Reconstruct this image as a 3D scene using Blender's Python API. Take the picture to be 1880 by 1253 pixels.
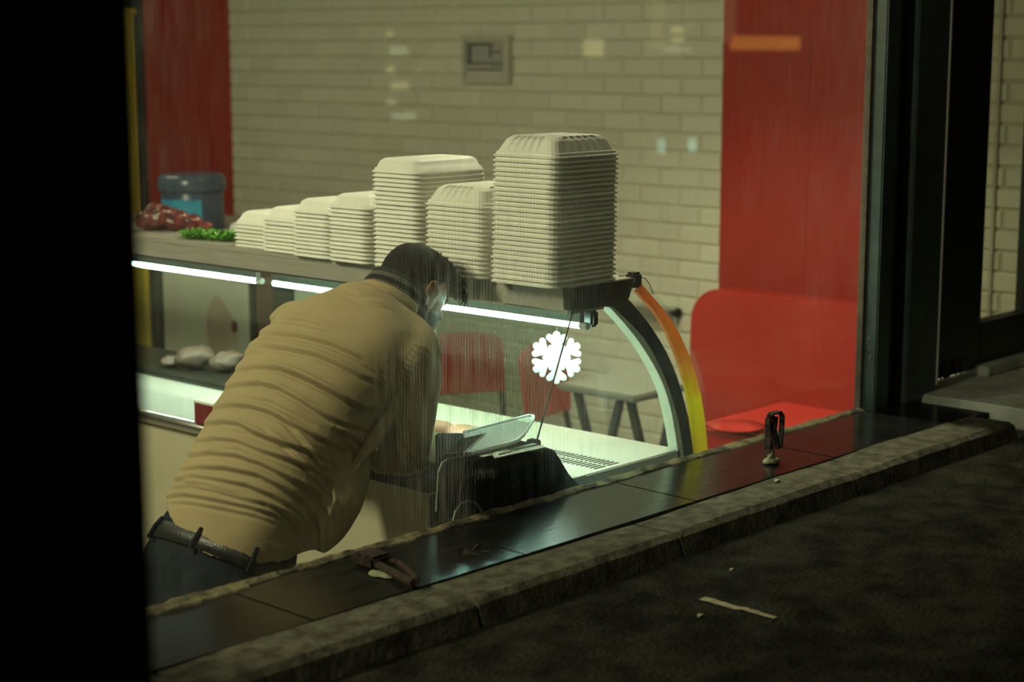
import bpy, bmesh, math, random
import numpy as np
from mathutils import Vector, Matrix, Euler
from mathutils import noise as mnoise

for o in list(bpy.data.objects):
    bpy.data.objects.remove(o, do_unlink=True)
random.seed(4)
R = math.radians
scene = bpy.context.scene
COL = scene.collection

# ------------------------------------------------------------------ camera
F_PX, PITCH, YAW = 3200.0, R(9.5), R(47.4)
CAM = np.array([0.0, -2.532, 1.0])
cd = bpy.data.cameras.new('camera')
cd.sensor_width = 36.0
cd.lens = F_PX / 1880.0 * 36.0
cd.clip_start = 0.05
cd.dof.use_dof = True
cd.dof.focus_distance = 3.95
cd.dof.aperture_fstop = 2.9
cam = bpy.data.objects.new('camera', cd)
COL.objects.link(cam)
cam.location = CAM
cam.rotation_euler = Euler((math.pi / 2 - PITCH, 0, -YAW), 'XYZ')
scene.camera = cam

# ------------------------------------------------------------------ world, exposure
w = bpy.data.worlds.new('night'); scene.world = w; w.use_nodes = True
w.node_tree.nodes['Background'].inputs[0].default_value = (0.42, 0.5, 0.4, 1)
w.node_tree.nodes['Background'].inputs[1].default_value = 0.0035
vs = scene.view_settings
vs.view_transform = 'Standard'; vs.look = 'None'; vs.exposure = 0.0; vs.gamma = 1.0
vs.use_curve_mapping = False

FLOOR, PAVE, CEIL = -1.0, -0.045, 1.95
P_CEIL, P_FACADE, E_LED, P_WARM, P_LED = 86.0, 0.8, 24.0, 25.0, 4.3

def area(name, loc, target, sx, sy, power, col, parent=None, spread=180):
    l = bpy.data.lights.new(name, 'AREA'); l.shape = 'RECTANGLE'
    l.size, l.size_y, l.energy, l.color = sx, sy, power, col; l.spread = R(spread)
    o = bpy.data.objects.new(name, l); COL.objects.link(o)
    o.location = loc
    o.rotation_euler = (Vector(target) - Vector(loc)).to_track_quat('-Z', 'Y').to_euler()
    if parent: par(o, parent)
    return o

# ------------------------------------------------------------------ pixel helpers
_f = np.array([math.sin(YAW), math.cos(YAW), 0]); _r = np.array([math.cos(YAW), -math.sin(YAW), 0]); _u = np.array([0, 0, 1.0])
FWD = _f * math.cos(PITCH) - _u * math.sin(PITCH); UPC = _u * math.cos(PITCH) + _f * math.sin(PITCH)
def at(px, py, ax, val):
    """point where the sight line of a photo pixel meets the plane axis = val"""
    d = FWD + _r * (px - 940) / F_PX - UPC * (py - 626.5) / F_PX
    t = (val - CAM[ax]) / d[ax]
    return Vector(CAM + t * d)

# ------------------------------------------------------------------ object helpers
def tag(o, label=None, cat=None, group=None, kind=None):
    if label: o['label'] = label
    if cat: o['category'] = cat
    if group: o['group'] = group
    if kind: o['kind'] = kind
    return o
def par(o, p):
    o.parent = p
    o.matrix_parent_inverse = Matrix.Translation(-Vector(p.location)) if p.rotation_euler[:] == (0, 0, 0) else p.matrix_basis.inverted()
    return o
def empty(name, loc, label=None, cat=None, group=None, kind=None, rot=(0, 0, 0)):
    o = bpy.data.objects.new(name, None); COL.objects.link(o)
    o.location = loc; o.rotation_euler = rot; o.empty_display_size = 0.05
    return tag(o, label, cat, group, kind)

class MB:
    def __init__(s): s.v = []; s.f = []
    def add(s, vs, fs):
        n = len(s.v); s.v += [tuple(p) for p in vs]; s.f += [tuple(i + n for i in f) for f in fs]; return s
    def box(s, x0, x1, y0, y1, z0, z1):
        return s.add([(x0,y0,z0),(x1,y0,z0),(x1,y1,z0),(x0,y1,z0),(x0,y0,z1),(x1,y0,z1),(x1,y1,z1),(x0,y1,z1)],
                     [(0,3,2,1),(4,5,6,7),(0,1,5,4),(1,2,6,5),(2,3,7,6),(3,0,4,7)])
    def prism(s, poly, d):
        """poly: list of 3-d points, extruded by vector d"""
        n = len(poly); d = Vector(d); a = [Vector(p) for p in poly]
        return s.add(a + [p + d for p in a], [tuple(range(n))[::-1], tuple(range(n, 2*n))] + [(i, (i+1) % n, n+(i+1) % n, n+i) for i in range(n)])
    def loft(s, rings, cap=True, closed=True):
        n = len(rings[0]); fs = []
        for k in range(len(rings) - 1):
            for i in range(n if closed else n - 1):
                j = (i + 1) % n
                fs.append((k*n+i, k*n+j, (k+1)*n+j, (k+1)*n+i))
        if cap and closed:
            fs.append(tuple(range(n))[::-1]); fs.append(tuple((len(rings)-1)*n + i for i in range(n)))
        return s.add([p for r in rings for p in r], fs)
    def tube(s, pts, rad, n=8, cap=True):
        pts = [Vector(p) for p in pts]; rs = rad if isinstance(rad, (list, tuple)) else [rad]*len(pts)
        rings = []; up = None
        for i, p in enumerate(pts):
            t = (pts[min(i+1, len(pts)-1)] - pts[max(i-1, 0)]).normalized()
            if up is None: up = Vector((0,0,1)) if abs(t.z) < .9 else Vector((1,0,0))
            a = t.cross(up).normalized(); b = a.cross(t).normalized(); up = b
            rings.append([p + a*rs[i]*math.cos(2*math.pi*k/n) + b*rs[i]*math.sin(2*math.pi*k/n) for k in range(n)])
        return s.loft(rings, cap)
    def lathe(s, prof, c=(0,0,0), n=28, cap=True):
        return s.loft([[(c[0]+r*math.cos(2*math.pi*k/n), c[1]+r*math.sin(2*math.pi*k/n), c[2]+z) for k in range(n)] for r, z in prof], cap)
    def ell(s, c, ax, n=20, m=12):
        """ellipsoid: centre, three axis vectors"""
        c = Vector(c); A, B, C_ = [Vector(a) for a in ax]; rings = []
        for i in range(1, m):
            th = math.pi*i/m
            rings.append([c + C_*math.cos(th) + (A*math.cos(2*math.pi*k/n) + B*math.sin(2*math.pi*k/n))*math.sin(th) for k in range(n)])
        return s.loft(rings)
    def mesh(s, name, smooth=False):
        me = bpy.data.meshes.new(name); me.from_pydata([tuple(p) for p in s.v], [], s.f); me.validate()
        bm = bmesh.new(); bm.from_mesh(me); bmesh.ops.recalc_face_normals(bm, faces=bm.faces); bm.to_mesh(me); bm.free()
        if smooth: me.polygons.foreach_set('use_smooth', [True]*len(me.polygons))
        return me
    def build(s, name, m, parent=None, smooth=False, bevel=0, seg=2, auto=None):
        me = s.mesh(name, smooth)
        if bevel:
            bm = bmesh.new(); bm.from_mesh(me)
            bmesh.ops.bevel(bm, geom=[e for e in bm.edges if e.is_manifold and e.calc_face_angle(0) > .5], offset=bevel, segments=seg, affect='EDGES', clamp_overlap=True)
            bm.to_mesh(me); bm.free()
        return link(name, me, m, parent)
def link(name, me, m, parent=None):
    for mm in (m if isinstance(m, (list, tuple)) else [m]): me.materials.append(mm)
    o = bpy.data.objects.new(name, me); COL.objects.link(o)
    if parent: par(o, parent)
    return o
def struct(o): return tag(o, kind='structure')

def remesh(me, voxel, iters=4, fac=.5):
    t = bpy.data.objects.new('tmp', me); COL.objects.link(t)
    r = t.modifiers.new('r', 'REMESH'); r.mode = 'VOXEL'; r.voxel_size = voxel; r.use_smooth_shade = True
    s = t.modifiers.new('s', 'SMOOTH'); s.factor = fac; s.iterations = iters
    dg = bpy.context.evaluated_depsgraph_get(); dg.update()
    out = bpy.data.meshes.new_from_object(t.evaluated_get(dg))
    bpy.data.objects.remove(t, do_unlink=True)
    out.polygons.foreach_set('use_smooth', [True]*len(out.polygons))
    return out
def coords(me):
    a = np.empty(len(me.vertices)*3); me.vertices.foreach_get('co', a); return a.reshape(-1, 3)
def normals(me):
    a = np.empty(len(me.vertices)*3); me.vertices.foreach_get('normal', a); return a.reshape(-1, 3)

# ------------------------------------------------------------------ materials
def nodes(name):
    m = bpy.data.materials.new(name); m.use_nodes = True
    return m, m.node_tree.nodes, m.node_tree.links, m.node_tree.nodes['Principled BSDF']
def mat(name, col, rough=.6, metal=0., var=0., vscale=8., bump=0., bscale=40., col2=None, spec=.5, stretch=None, rand=0., detail=4, trans=0.):
    m, N, L, b = nodes(name)
    b.inputs['Roughness'].default_value = rough; b.inputs['Metallic'].default_value = metal
    b.inputs['Specular IOR Level'].default_value = spec
    tc = N.new('ShaderNodeTexCoord'); mp = N.new('ShaderNodeMapping'); L.new(tc.outputs['Object'], mp.inputs[0])
    if stretch: mp.inputs['Scale'].default_value = stretch
    n = N.new('ShaderNodeTexNoise'); n.inputs['Scale'].default_value = vscale; n.inputs['Detail'].default_value = detail
    L.new(mp.outputs[0], n.inputs[0])
    c2 = col2 or tuple(c * (1 - var) for c in col)
    rp = N.new('ShaderNodeValToRGB'); rp.color_ramp.elements[0].position = .36; rp.color_ramp.elements[1].position = .64
    rp.color_ramp.elements[0].color = (*c2, 1); rp.color_ramp.elements[1].color = (*col, 1)
    L.new(n.outputs[0], rp.inputs[0]); out = rp.outputs[0]
    if rand:
        oi = N.new('ShaderNodeObjectInfo'); hs = N.new('ShaderNodeHueSaturation'); mr = N.new('ShaderNodeMapRange')
        mr.inputs[3].default_value = 1 - rand; mr.inputs[4].default_value = 1 + rand
        L.new(oi.outputs['Random'], mr.inputs[0]); L.new(mr.outputs[0], hs.inputs['Value']); L.new(out, hs.inputs['Color']); out = hs.outputs[0]
    L.new(out, b.inputs['Base Color'])
    if bump:
        n2 = N.new('ShaderNodeTexNoise'); n2.inputs['Scale'].default_value = bscale; n2.inputs['Detail'].default_value = 6
        L.new(mp.outputs[0], n2.inputs[0])
        bp = N.new('ShaderNodeBump'); bp.inputs['Strength'].default_value = bump; bp.inputs['Distance'].default_value = .01
        L.new(n2.outputs[0], bp.inputs['Height']); L.new(bp.outputs[0], b.inputs['Normal'])
    return m
def emit(name, col, strength):
    m, N, L, b = nodes(name)
    b.inputs['Base Color'].default_value = (*col, 1); b.inputs['Emission Color'].default_value = (*col, 1); b.inputs['Emission Strength'].default_value = strength
    return m
def glass(name, tint=(.97, 1, .98), dirt=0., streak=0., rough=0.0, fres=1.45):
    m, N, L, b = nodes(name); N.remove(b); out = N['Material Output']
    tr = N.new('ShaderNodeBsdfTransparent'); tr.inputs[0].default_value = (*tint, 1)
    gl = N.new('ShaderNodeBsdfGlossy'); gl.inputs['Roughness'].default_value = rough
    lw = N.new('ShaderNodeLayerWeight'); lw.inputs[0].default_value = .5
    pw = N.new('ShaderNodeMath'); pw.operation = 'POWER'; pw.inputs[1].default_value = 5.0; L.new(lw.outputs['Facing'], pw.inputs[0])
    f0 = ((fres - 1) / (fres + 1)) ** 2
    fr = N.new('ShaderNodeMath'); fr.operation = 'MULTIPLY_ADD'; fr.inputs[1].default_value = 1 - f0; fr.inputs[2].default_value = f0; L.new(pw.outputs[0], fr.inputs[0])
    mx = N.new('ShaderNodeMixShader'); L.new(fr.outputs[0], mx.inputs[0]); L.new(tr.outputs[0], mx.inputs[1]); L.new(gl.outputs[0], mx.inputs[2])
    last = mx.outputs[0]
    if dirt:
        tc = N.new('ShaderNodeTexCoord'); geo = N.new('ShaderNodeNewGeometry')
        mp = N.new('ShaderNodeMapping'); mp.inputs['Scale'].default_value = (300, 1, 7); L.new(geo.outputs['Position'], mp.inputs[0])
        s1 = N.new('ShaderNodeTexNoise'); s1.inputs['Scale'].default_value = 1; s1.inputs['Detail'].default_value = 5; L.new(mp.outputs[0], s1.inputs[0])
        r1 = N.new('ShaderNodeMapRange'); r1.inputs[1].default_value = .45; r1.inputs[2].default_value = .8; L.new(s1.outputs[0], r1.inputs[0])
        # specks
        s2 = N.new('ShaderNodeTexNoise'); s2.inputs['Scale'].default_value = 260; s2.inputs['Detail'].default_value = 2; L.new(geo.outputs['Position'], s2.inputs[0])
        r2 = N.new('ShaderNodeMapRange'); r2.inputs[1].default_value = .62; r2.inputs[2].default_value = .80; L.new(s2.outputs[0], r2.inputs[0])
        # where the dirt has gathered: a splashed patch low on the pane plus patches of noise
        s3 = N.new('ShaderNodeTexNoise'); s3.inputs['Scale'].default_value = 2.6; s3.inputs['Detail'].default_value = 3; L.new(geo.outputs['Position'], s3.inputs[0])
        r3 = N.new('ShaderNodeMapRange'); r3.inputs[1].default_value = .38; r3.inputs[2].default_value = .7; r3.inputs[3].default_value = .04; r3.inputs[4].default_value = .22; L.new(s3.outputs[0], r3.inputs[0])
        vd = N.new('ShaderNodeVectorMath'); vd.operation = 'DISTANCE'; vd.inputs[1].default_value = (2.73, 0, .135)
        ms = N.new('ShaderNodeMapping'); ms.inputs['Scale'].default_value = (1, 1, .6); L.new(geo.outputs['Position'], ms.inputs[0]); L.new(ms.outputs[0], vd.inputs[0])
        r4 = N.new('ShaderNodeMapRange'); r4.inputs[1].default_value = .08; r4.inputs[2].default_value = .42; r4.inputs[3].default_value = .95; r4.inputs[4].default_value = 0; L.new(vd.outputs['Value'], r4.inputs[0])
        def mth(op, a, bb):
            k = N.new('ShaderNodeMath'); k.operation = op
            for i, q in enumerate((a, bb)):
                if isinstance(q, float): k.inputs[i].default_value = q
                else: L.new(q, k.inputs[i])
            return k.outputs[0]
        patch = mth('ADD', r3.outputs[0], r4.outputs[0])
        st = mth('ADD', mth('MULTIPLY', r1.outputs[0], streak), mth('MULTIPLY', r2.outputs[0], streak * 1.2))
        mask = mth('ADD', mth('MULTIPLY', patch, st), dirt)
        d1 = N.new('ShaderNodeBsdfDiffuse'); d1.inputs[0].default_value = (.75, .78, .72, 1)
        d2 = N.new('ShaderNodeBsdfTranslucent'); d2.inputs[0].default_value = (.8, .85, .8, 1)
        dm = N.new('ShaderNodeMixShader'); dm.inputs[0].default_value = .6; L.new(d1.outputs[0], dm.inputs[1]); L.new(d2.outputs[0], dm.inputs[2])
        m2 = N.new('ShaderNodeMixShader'); L.new(mask, m2.inputs[0]); L.new(last, m2.inputs[1]); L.new(dm.outputs[0], m2.inputs[2]); last = m2.outputs[0]
    L.new(last, out.inputs[0])
    return m

M = {}
M['tile'] = mat('white_tile', (.72, .71, .57), .22, var=.04, vscale=3, rand=.05)
M['grout'] = mat('grout', (.58, .565, .45), .9, var=.2, vscale=10)
M['red'] = mat('red_panel', (.42, .028, .016), .34, var=.12, vscale=2.5, bump=.03, bscale=30)
M['redplastic'] = mat('red_plastic', (.42, .026, .018), .32, var=.1, vscale=4)
M['black'] = mat('black_paint', (.008, .009, .008), .5, var=.4, vscale=20)
M['frame'] = mat('frame_paint', (.060, .092, .080), .42, var=.35, vscale=14, bump=.05)
M['pillar'] = mat('pillar_paint', (.006, .006, .006), .8, var=.3, vscale=5, bump=.1)
M['yellow'] = mat('yellow_paint', (.92, .74, .08), .35, var=.25, vscale=9, stretch=(3, 3, .6))
M['cream'] = mat('cream_panel', (.60, .55, .38), .5, var=.1, vscale=3, bump=.02)
M['steel'] = mat('brushed_steel', (.50, .48, .42), .40, .35, var=.15, vscale=12, stretch=(8, .6, 8))
M['deck'] = mat('white_deck', (.58, .60, .52), .3, var=.08, vscale=6)
M['darkmetal'] = mat('dark_metal', (.055, .055, .042), .38, .5, var=.3, vscale=18)
M['palestrip'] = mat('pale_trim', (.70, .78, .62), .35, var=.08, vscale=30)
M['foam'] = mat('foam', (.86, .85, .76), .55, var=.03, vscale=30, rand=.03)
M['foam2'] = mat('foam_smooth', (.87, .87, .79), .5, var=.03, vscale=30, rand=.03)
M['snow'] = mat('white_foam', (.90, .93, .92), .6, var=.02, vscale=20)
M['thread'] = mat('thread', (.5, .5, .48), .8)
M['blackplastic'] = mat('black_plastic', (.014, .016, .015), .75, spec=.1, var=.3, vscale=30, bump=.05, bscale=200)
M['chrome'] = mat('polished_steel', (.80, .80, .76), .22, .95, var=.05, vscale=6)
M['pan'] = mat('pan_steel', (.36, .34, .26), .5, .3, var=.1, vscale=5)
M['rim'] = mat('white_rim', (.88, .92, .88), .3, var=.02)
M['phone'] = mat('phone_glass', (.012, .014, .014), .42, var=.2, vscale=6, spec=.25)
M['cable'] = mat('cable', (.38, .38, .32), .5)
M['maroon'] = mat('maroon_card', (.20, .022, .03), .55, var=.15, vscale=14)
M['paper'] = mat('white_paper', (.78, .78, .72), .7, var=.05)
M['oldpaper'] = mat('dirty_paper', (.46, .43, .28), .8, var=.35, vscale=60)
M['print'] = mat('grey_print', (.16, .16, .14), .7, var=.3, vscale=30)
M['print2'] = mat('light_print', (.42, .42, .37), .7, var=.2, vscale=40)
M['picframe'] = mat('pale_frame', (.55, .53, .44), .5, var=.1)
M['putty'] = mat('putty', (.24, .21, .11), .9, col2=(.045, .04, .027), vscale=22, bump=.6, bscale=60)
M['bead'] = mat('old_sealant', (.16, .125, .085), .7, var=.4, vscale=40)
M['ledge'] = mat('ledge_tile', (.017, .018, .017), .2, col2=(.009, .009, .008), vscale=9, spec=.62, bump=.05, bscale=14, stretch=(1, 4, 1))
M['joint'] = mat('dark_joint', (.012, .012, .01), .9)
M['kerb'] = mat('kerb_concrete', (.150, .142, .096), .85, col2=(.06, .058, .04), vscale=26, bump=.5, bscale=70, detail=10, spec=.2)
M['asphalt'] = mat('asphalt', (.036, .034, .023), .9, col2=(.010, .0098, .007), vscale=13, bump=1.0, bscale=90, detail=10, spec=.1)
M['stone'] = mat('step_stone', (.62, .64, .52), .85, col2=(.42, .44, .35), vscale=10, bump=.5, bscale=50, detail=8)
M['rust'] = mat('rusty_iron', (.055, .027, .014), .8, .2, col2=(.014, .009, .007), vscale=60, bump=.6, bscale=120)
M['mortar'] = mat('mortar', (.34, .36, .21), .9, var=.3, vscale=40, bump=.8, bscale=90)
M['leaf'] = mat('dry_leaf', (.045, .038, .024), .8, var=.4, vscale=50)
M['concrete'] = mat('plain_wall', (.16, .15, .12), .9, var=.2, vscale=3)
M['shopfloor'] = mat('shop_floor', (.30, .27, .20), .5, var=.2, vscale=5)
M['ceil'] = mat('shop_ceiling', (.55, .52, .42), .9, var=.05)
M['tubblue'] = mat('blue_tub', (.085, .11, .19), .3, var=.25, vscale=7)
M['tublid'] = mat('blue_lid', (.10, .13, .20), .25, var=.2, vscale=9)
M['label'] = mat('blue_label', (.03, .30, .55), .45, col2=(.06, .45, .65), vscale=14)
M['labelwhite'] = mat('label_white', (.75, .8, .8), .5, var=.3, vscale=60)
M['meat'] = mat('meat', (.26, .055, .05), .18, col2=(.05, .022, .022), vscale=22, bump=.5, bscale=60)
M['palemeat'] = mat('pale_meat', (.17, .14, .105), .5, col2=(.14, .085, .065), vscale=9, bump=.3)
M['green'] = mat('herb_green', (.14, .42, .025), .45, col2=(.05, .20, .015), vscale=30)
M['cooler'] = mat('cooler_white', (.82, .85, .72), .45, var=.12, vscale=3)
M['pinkprint'] = mat('pink_print', (.58, .43, .35), .5, col2=(.68, .62, .50), vscale=6)
M['brownprint'] = mat('brown_print', (.20, .12, .09), .5, var=.3, vscale=6)
M['darkprint'] = mat('dark_print', (.035, .045, .04), .4, var=.3, vscale=6)
M['tabletop'] = mat('table_white', (.24, .24, .20), .4, var=.06)
M['skin'] = mat('skin', (.34, .175, .095), .5, var=.18, vscale=30, bump=.1, bscale=200)
M['stubble'] = mat('stubble_skin', (.12, .088, .06), .6, col2=(.05, .04, .03), vscale=160)
M['fade'] = mat('hair_fade', (.060, .048, .032), .75, col2=(.022, .020, .015), vscale=170)
M['hair'] = mat('dark_hair', (.013, .012, .010), .6, col2=(.006, .006, .005), vscale=90, bump=.4, bscale=260, spec=.2)
M['eye'] = mat('eye_white', (.7, .68, .62), .2)
M['shirt'] = mat('khaki_cotton', (.37, .295, .16), .82, var=.07, vscale=14, bump=.22, bscale=420, spec=.2)
M['jeans'] = mat('dark_denim', (.009, .014, .025), .85, col2=(.005, .008, .015), vscale=40, bump=.3, bscale=400, spec=.2)
M['stitch'] = mat('denim_stitch', (.05, .055, .06), .8)
M['belt'] = mat('belt_leather', (.022, .024, .022), .38, var=.3, vscale=30, bump=.2, bscale=200)
M['sign_orange'] = emit('orange_sign_light', (1, .42, .06), 2.4)
M['lit_yellow'] = emit('yellow_window_light', (1, .85, .35), 2.6)
M['lit_pale'] = emit('pale_window_light', (.85, 1, .7), 2.2)
M['dim_yellow'] = emit('dim_doorway_light', (1, .75, .3), .55)
M['led'] = emit('led_tube_light', (.60, 1.0, .92), E_LED)
M['lamp'] = emit('ceiling_lamp_light', (1, .93, .62), 3.0)
M['facadelamp'] = emit('facade_lamp_light', (1, .92, .6), 1.5)
M['pane'] = glass('dirty_pane', dirt=.006, streak=.42, fres=1.42)
M['caseglass'] = glass('case_glass', tint=(.96, .99, .97), fres=1.38)
M['flapglass'] = glass('flap_glass', tint=(.93, .99, .96), fres=1.38)
M['doorglass'] = glass('door_glass', tint=(.70, .72, .66), fres=1.4)

# orange band on the curved end: a reflection in the glass, painted as colour from orange at the top to yellow below
def glass_reflection():
    m, N, L, b = nodes('orange_yellow_reflection')
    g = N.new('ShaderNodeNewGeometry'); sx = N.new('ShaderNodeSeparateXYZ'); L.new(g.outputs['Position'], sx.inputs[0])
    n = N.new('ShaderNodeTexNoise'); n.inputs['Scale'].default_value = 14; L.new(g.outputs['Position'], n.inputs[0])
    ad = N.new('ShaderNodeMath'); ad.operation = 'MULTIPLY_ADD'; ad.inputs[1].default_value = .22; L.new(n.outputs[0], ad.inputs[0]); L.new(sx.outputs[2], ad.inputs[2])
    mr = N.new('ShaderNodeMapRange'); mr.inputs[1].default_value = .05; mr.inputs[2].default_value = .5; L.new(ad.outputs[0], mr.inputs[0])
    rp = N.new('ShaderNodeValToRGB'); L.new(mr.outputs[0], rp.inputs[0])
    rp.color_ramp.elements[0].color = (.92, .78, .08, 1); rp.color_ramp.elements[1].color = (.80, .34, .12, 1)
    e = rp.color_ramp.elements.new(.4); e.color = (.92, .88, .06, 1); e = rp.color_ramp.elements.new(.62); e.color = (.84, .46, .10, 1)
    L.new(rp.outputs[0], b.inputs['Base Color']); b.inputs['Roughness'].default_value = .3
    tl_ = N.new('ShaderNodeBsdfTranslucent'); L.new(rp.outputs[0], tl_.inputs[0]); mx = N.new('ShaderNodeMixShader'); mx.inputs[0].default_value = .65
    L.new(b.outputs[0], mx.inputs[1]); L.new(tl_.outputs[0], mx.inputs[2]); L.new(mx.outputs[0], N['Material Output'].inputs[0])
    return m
M['glass_reflection'] = glass_reflection()
# knitted collar: dark wool with rows of pale stitches
def knit():
    m, N, L, b = nodes('dotted_knit')
    uv = N.new('ShaderNodeUVMap'); mp = N.new('ShaderNodeMapping'); mp.inputs['Scale'].default_value = (120, 12, 1); L.new(uv.outputs[0], mp.inputs[0])
    ck = N.new('ShaderNodeTexChecker'); ck.inputs['Scale'].default_value = 1; ck.inputs[1].default_value = (.15, .145, .11, 1); ck.inputs[2].default_value = (.012, .014, .013, 1); L.new(mp.outputs[0], ck.inputs[0])
    wv = N.new('ShaderNodeMapping'); wv.inputs['Scale'].default_value = (0, 5, 1); L.new(uv.outputs[0], wv.inputs[0])
    c2 = N.new('ShaderNodeTexChecker'); c2.inputs['Scale'].default_value = 1; c2.inputs[1].default_value = (1, 1, 1, 1); c2.inputs[2].default_value = (.06, .06, .06, 1); L.new(wv.outputs[0], c2.inputs[0])
    mu = N.new('ShaderNodeMix'); mu.data_type = 'RGBA'; mu.blend_type = 'MULTIPLY'; mu.inputs[0].default_value = 1
    L.new(ck.outputs[0], mu.inputs[6]); L.new(c2.outputs[0], mu.inputs[7]); L.new(mu.outputs[2], b.inputs['Base Color']); b.inputs['Roughness'].default_value = .9
    return m
M['knit'] = knit()

# =================================================================== STRUCTURE
# --- shop shell
WX = 5.60
wall = struct(MB().box(WX, WX + .12, -.02, 6.2, FLOOR, CEIL).build('wall_right', M['grout']))
struct(MB().box(-1.2, WX + .12, 6.2, 6.32, FLOOR, CEIL).build('wall_back', M['concrete']))
struct(MB().box(-1.32, -1.2, -.02, 6.32, FLOOR, CEIL).build('wall_left', M['concrete']))
struct(MB().box(-1.2, WX, .0, 6.2, FLOOR - .06, FLOOR).build('floor', M['shopfloor']))
struct(MB().box(-1.2, WX, .02, 6.2, CEIL, CEIL + .06).build('ceiling', M['ceil']))
front = MB().box(-1.2, 1.55, -.02, .10, FLOOR, 2.6).box(1.55, WX, -.02, .10, 1.75, 2.6).box(1.55, 4.5, .009, .026, FLOOR, -.03).box(5.27, WX + .12, -.02, .03, PAVE, 1.75)
struct(front.build('wall_front', M['concrete']))

# --- tiles on the right wall, each a part; those out of the photo's sight joined
def tile_mesh(w_, h_, t, b):
    return MB().add([(0,0,0),(0,w_,0),(0,w_,h_),(0,0,h_),(-t,b,b),(-t,w_-b,b),(-t,w_-b,h_-b),(-t,b,h_-b)],
                    [(4,5,6,7),(0,1,5,4),(1,2,6,5),(2,3,7,6),(3,0,4,7)]).mesh('tile')
TW, TH = .200, .0732
tm = tile_mesh(TW - .005, TH - .005, .009, .006); tm.materials.append(M['tile'])
z0 = .8955 - 24 * TH
rest = MB(); cnt = 0
for k in range(0, 40):
    zz = z0 + k * TH
    if zz + TH > CEIL: break
    off = (k % 2) * TW / 2
    for j in range(-1, 27):
        yy = j * TW + off
        if yy < 0 or yy > 4.6 or (.46 < yy and yy + TW < 1.47): continue
        vis = (-.12 < zz < 1.07 and 1.3 < yy < 4.6) or (.05 < zz < 1.0 and yy < .46)
        if vis and cnt < 298:
            o = bpy.data.objects.new('tile', tm); COL.objects.link(o); o.location = (WX, yy, zz); par(o, wall); o.matrix_parent_inverse = Matrix()
            cnt += 1
        else:
            v = tile_mesh
            rest.add([(WX,yy,zz),(WX,yy+TW-.005,zz),(WX,yy+TW-.005,zz+TH-.005),(WX,yy,zz+TH-.005),(WX-.009,yy+.006,zz+.006),(WX-.009,yy+TW-.011,zz+.006),(WX-.009,yy+TW-.011,zz+TH-.011),(WX-.009,yy+.006,zz+TH-.011)],
                     [(4,5,6,7),(0,1,5,4),(1,2,6,5),(2,3,7,6),(3,0,4,7)])
tag(rest.build('tile_field', M['tile'], wall), kind='stuff')
for y0, y1 in ((.44, 1.093), (1.097, 1.49), (4.54, 5.25)):
    MB().box(WX - .022, WX, y0, y1, FLOOR, CEIL).build('red_panel', M['red'], wall, bevel=.002)
MB().box(WX - .024, WX, 1.091, 1.099, FLOOR, CEIL).build('panel_joint', M['redplastic'], wall)
MB().box(WX - .02, WX, .325, .338, FLOOR, CEIL).build('corner_trim', M['grout'], wall)
MB().box(WX - .04, WX, 5.25, 6.2, FLOOR, CEIL).build('black_panel', M['black'], wall)

# yellow post standing before the black panel
yp = empty('yellow_post', (WX - .075, 5.33, FLOOR), 'tall yellow post with a dark collar, beside the far red panel', 'post')
zc = at(245, 14, 0, WX - .075).z
MB().box(WX-.105, WX-.045, 5.29, 5.40, FLOOR, zc - .012).build('shaft', M['yellow'], yp, bevel=.012)
MB().box(WX-.11, WX-.045, 5.275, 5.415, zc - .035, zc - .004).build('cap_ring', M['yellow'], yp, bevel=.004)
MB().box(WX-.10, WX-.045, 5.30, 5.39, zc - .004, zc + .05).build('collar', M['black'], yp)
MB().box(WX-.105, WX-.045, 5.29, 5.40, zc + .05, CEIL).build('upper_shaft', M['yellow'], yp, bevel=.012)

# --- street: pavement, kerb, ledge
nx, ny = 190, 120
bm = MB(); vsl = []; fsl = []
for j in range(ny + 1):
    y = -.41 - (j / ny) ** 1.6 * 5.2
    for i in range(nx + 1):
        x = .2 + 6.6 * i / nx
        h = .010 * mnoise.noise((x*5, y*5, 0)) + .005 * mnoise.noise((x*17, y*17, 3)) + .0025 * mnoise.noise((x*50, y*50, 7))
        edge = min(1, (-.41 - y) / .05)
        h = h * edge
        if x > 4.1: h += .055 * min(1, (x - 4.1) / .35) * max(0, 1 + (y + .41) / .5) * edge
        vsl.append((x, y, PAVE - .004 + h))
for j in range(ny):
    for i in range(nx):
        a = j*(nx+1)+i; fsl.append((a, a+1, a+nx+2, a+nx+1))
bm.add(vsl, fsl)
pav = struct(bm.build('pavement', M['asphalt'], smooth=True))
struct(MB().box(-7, 16, -14, -.41, PAVE - .12, PAVE - .06).build('road_base', M['asphalt']))

kerb = empty('kerb', (1.0, -.33, PAVE), kind='structure')
xs = [.35, .98, 1.61, 2.232, 2.846, 3.54, 4.36]
for a, b_ in zip(xs[:-1], xs[1:]):
    m_ = MB(); n = 14
    yb = [-.243 - .022 * (1 - abs(((a + (b_-a)*i/n) - 2.85) / 1.4)) for i in range(n+1)]
    prof = []
    for i in range(n + 1):
        x = a + .005 + (b_ - a - .010) * i / n
        q = mnoise.noise((x*9, 1, 0)) * .003; q2 = mnoise.noise((x*23, 5, 2)) * .0018
        y1 = max(-.262, yb[i]) - .004; dz = .004 * mnoise.noise((x*4, 8, 1))
        prof.append([(x, y1, PAVE - .04), (x, y1, -.012), (x, y1 - .005, -.004 + dz), (x, -.375 + q, -.003 + dz + q2*.4), (x, -.392 + q, -.013 + q2), (x, -.418 + q, PAVE - .04)])
    m_.loft(prof).build('kerb_stone', M['kerb'], kerb)

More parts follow.
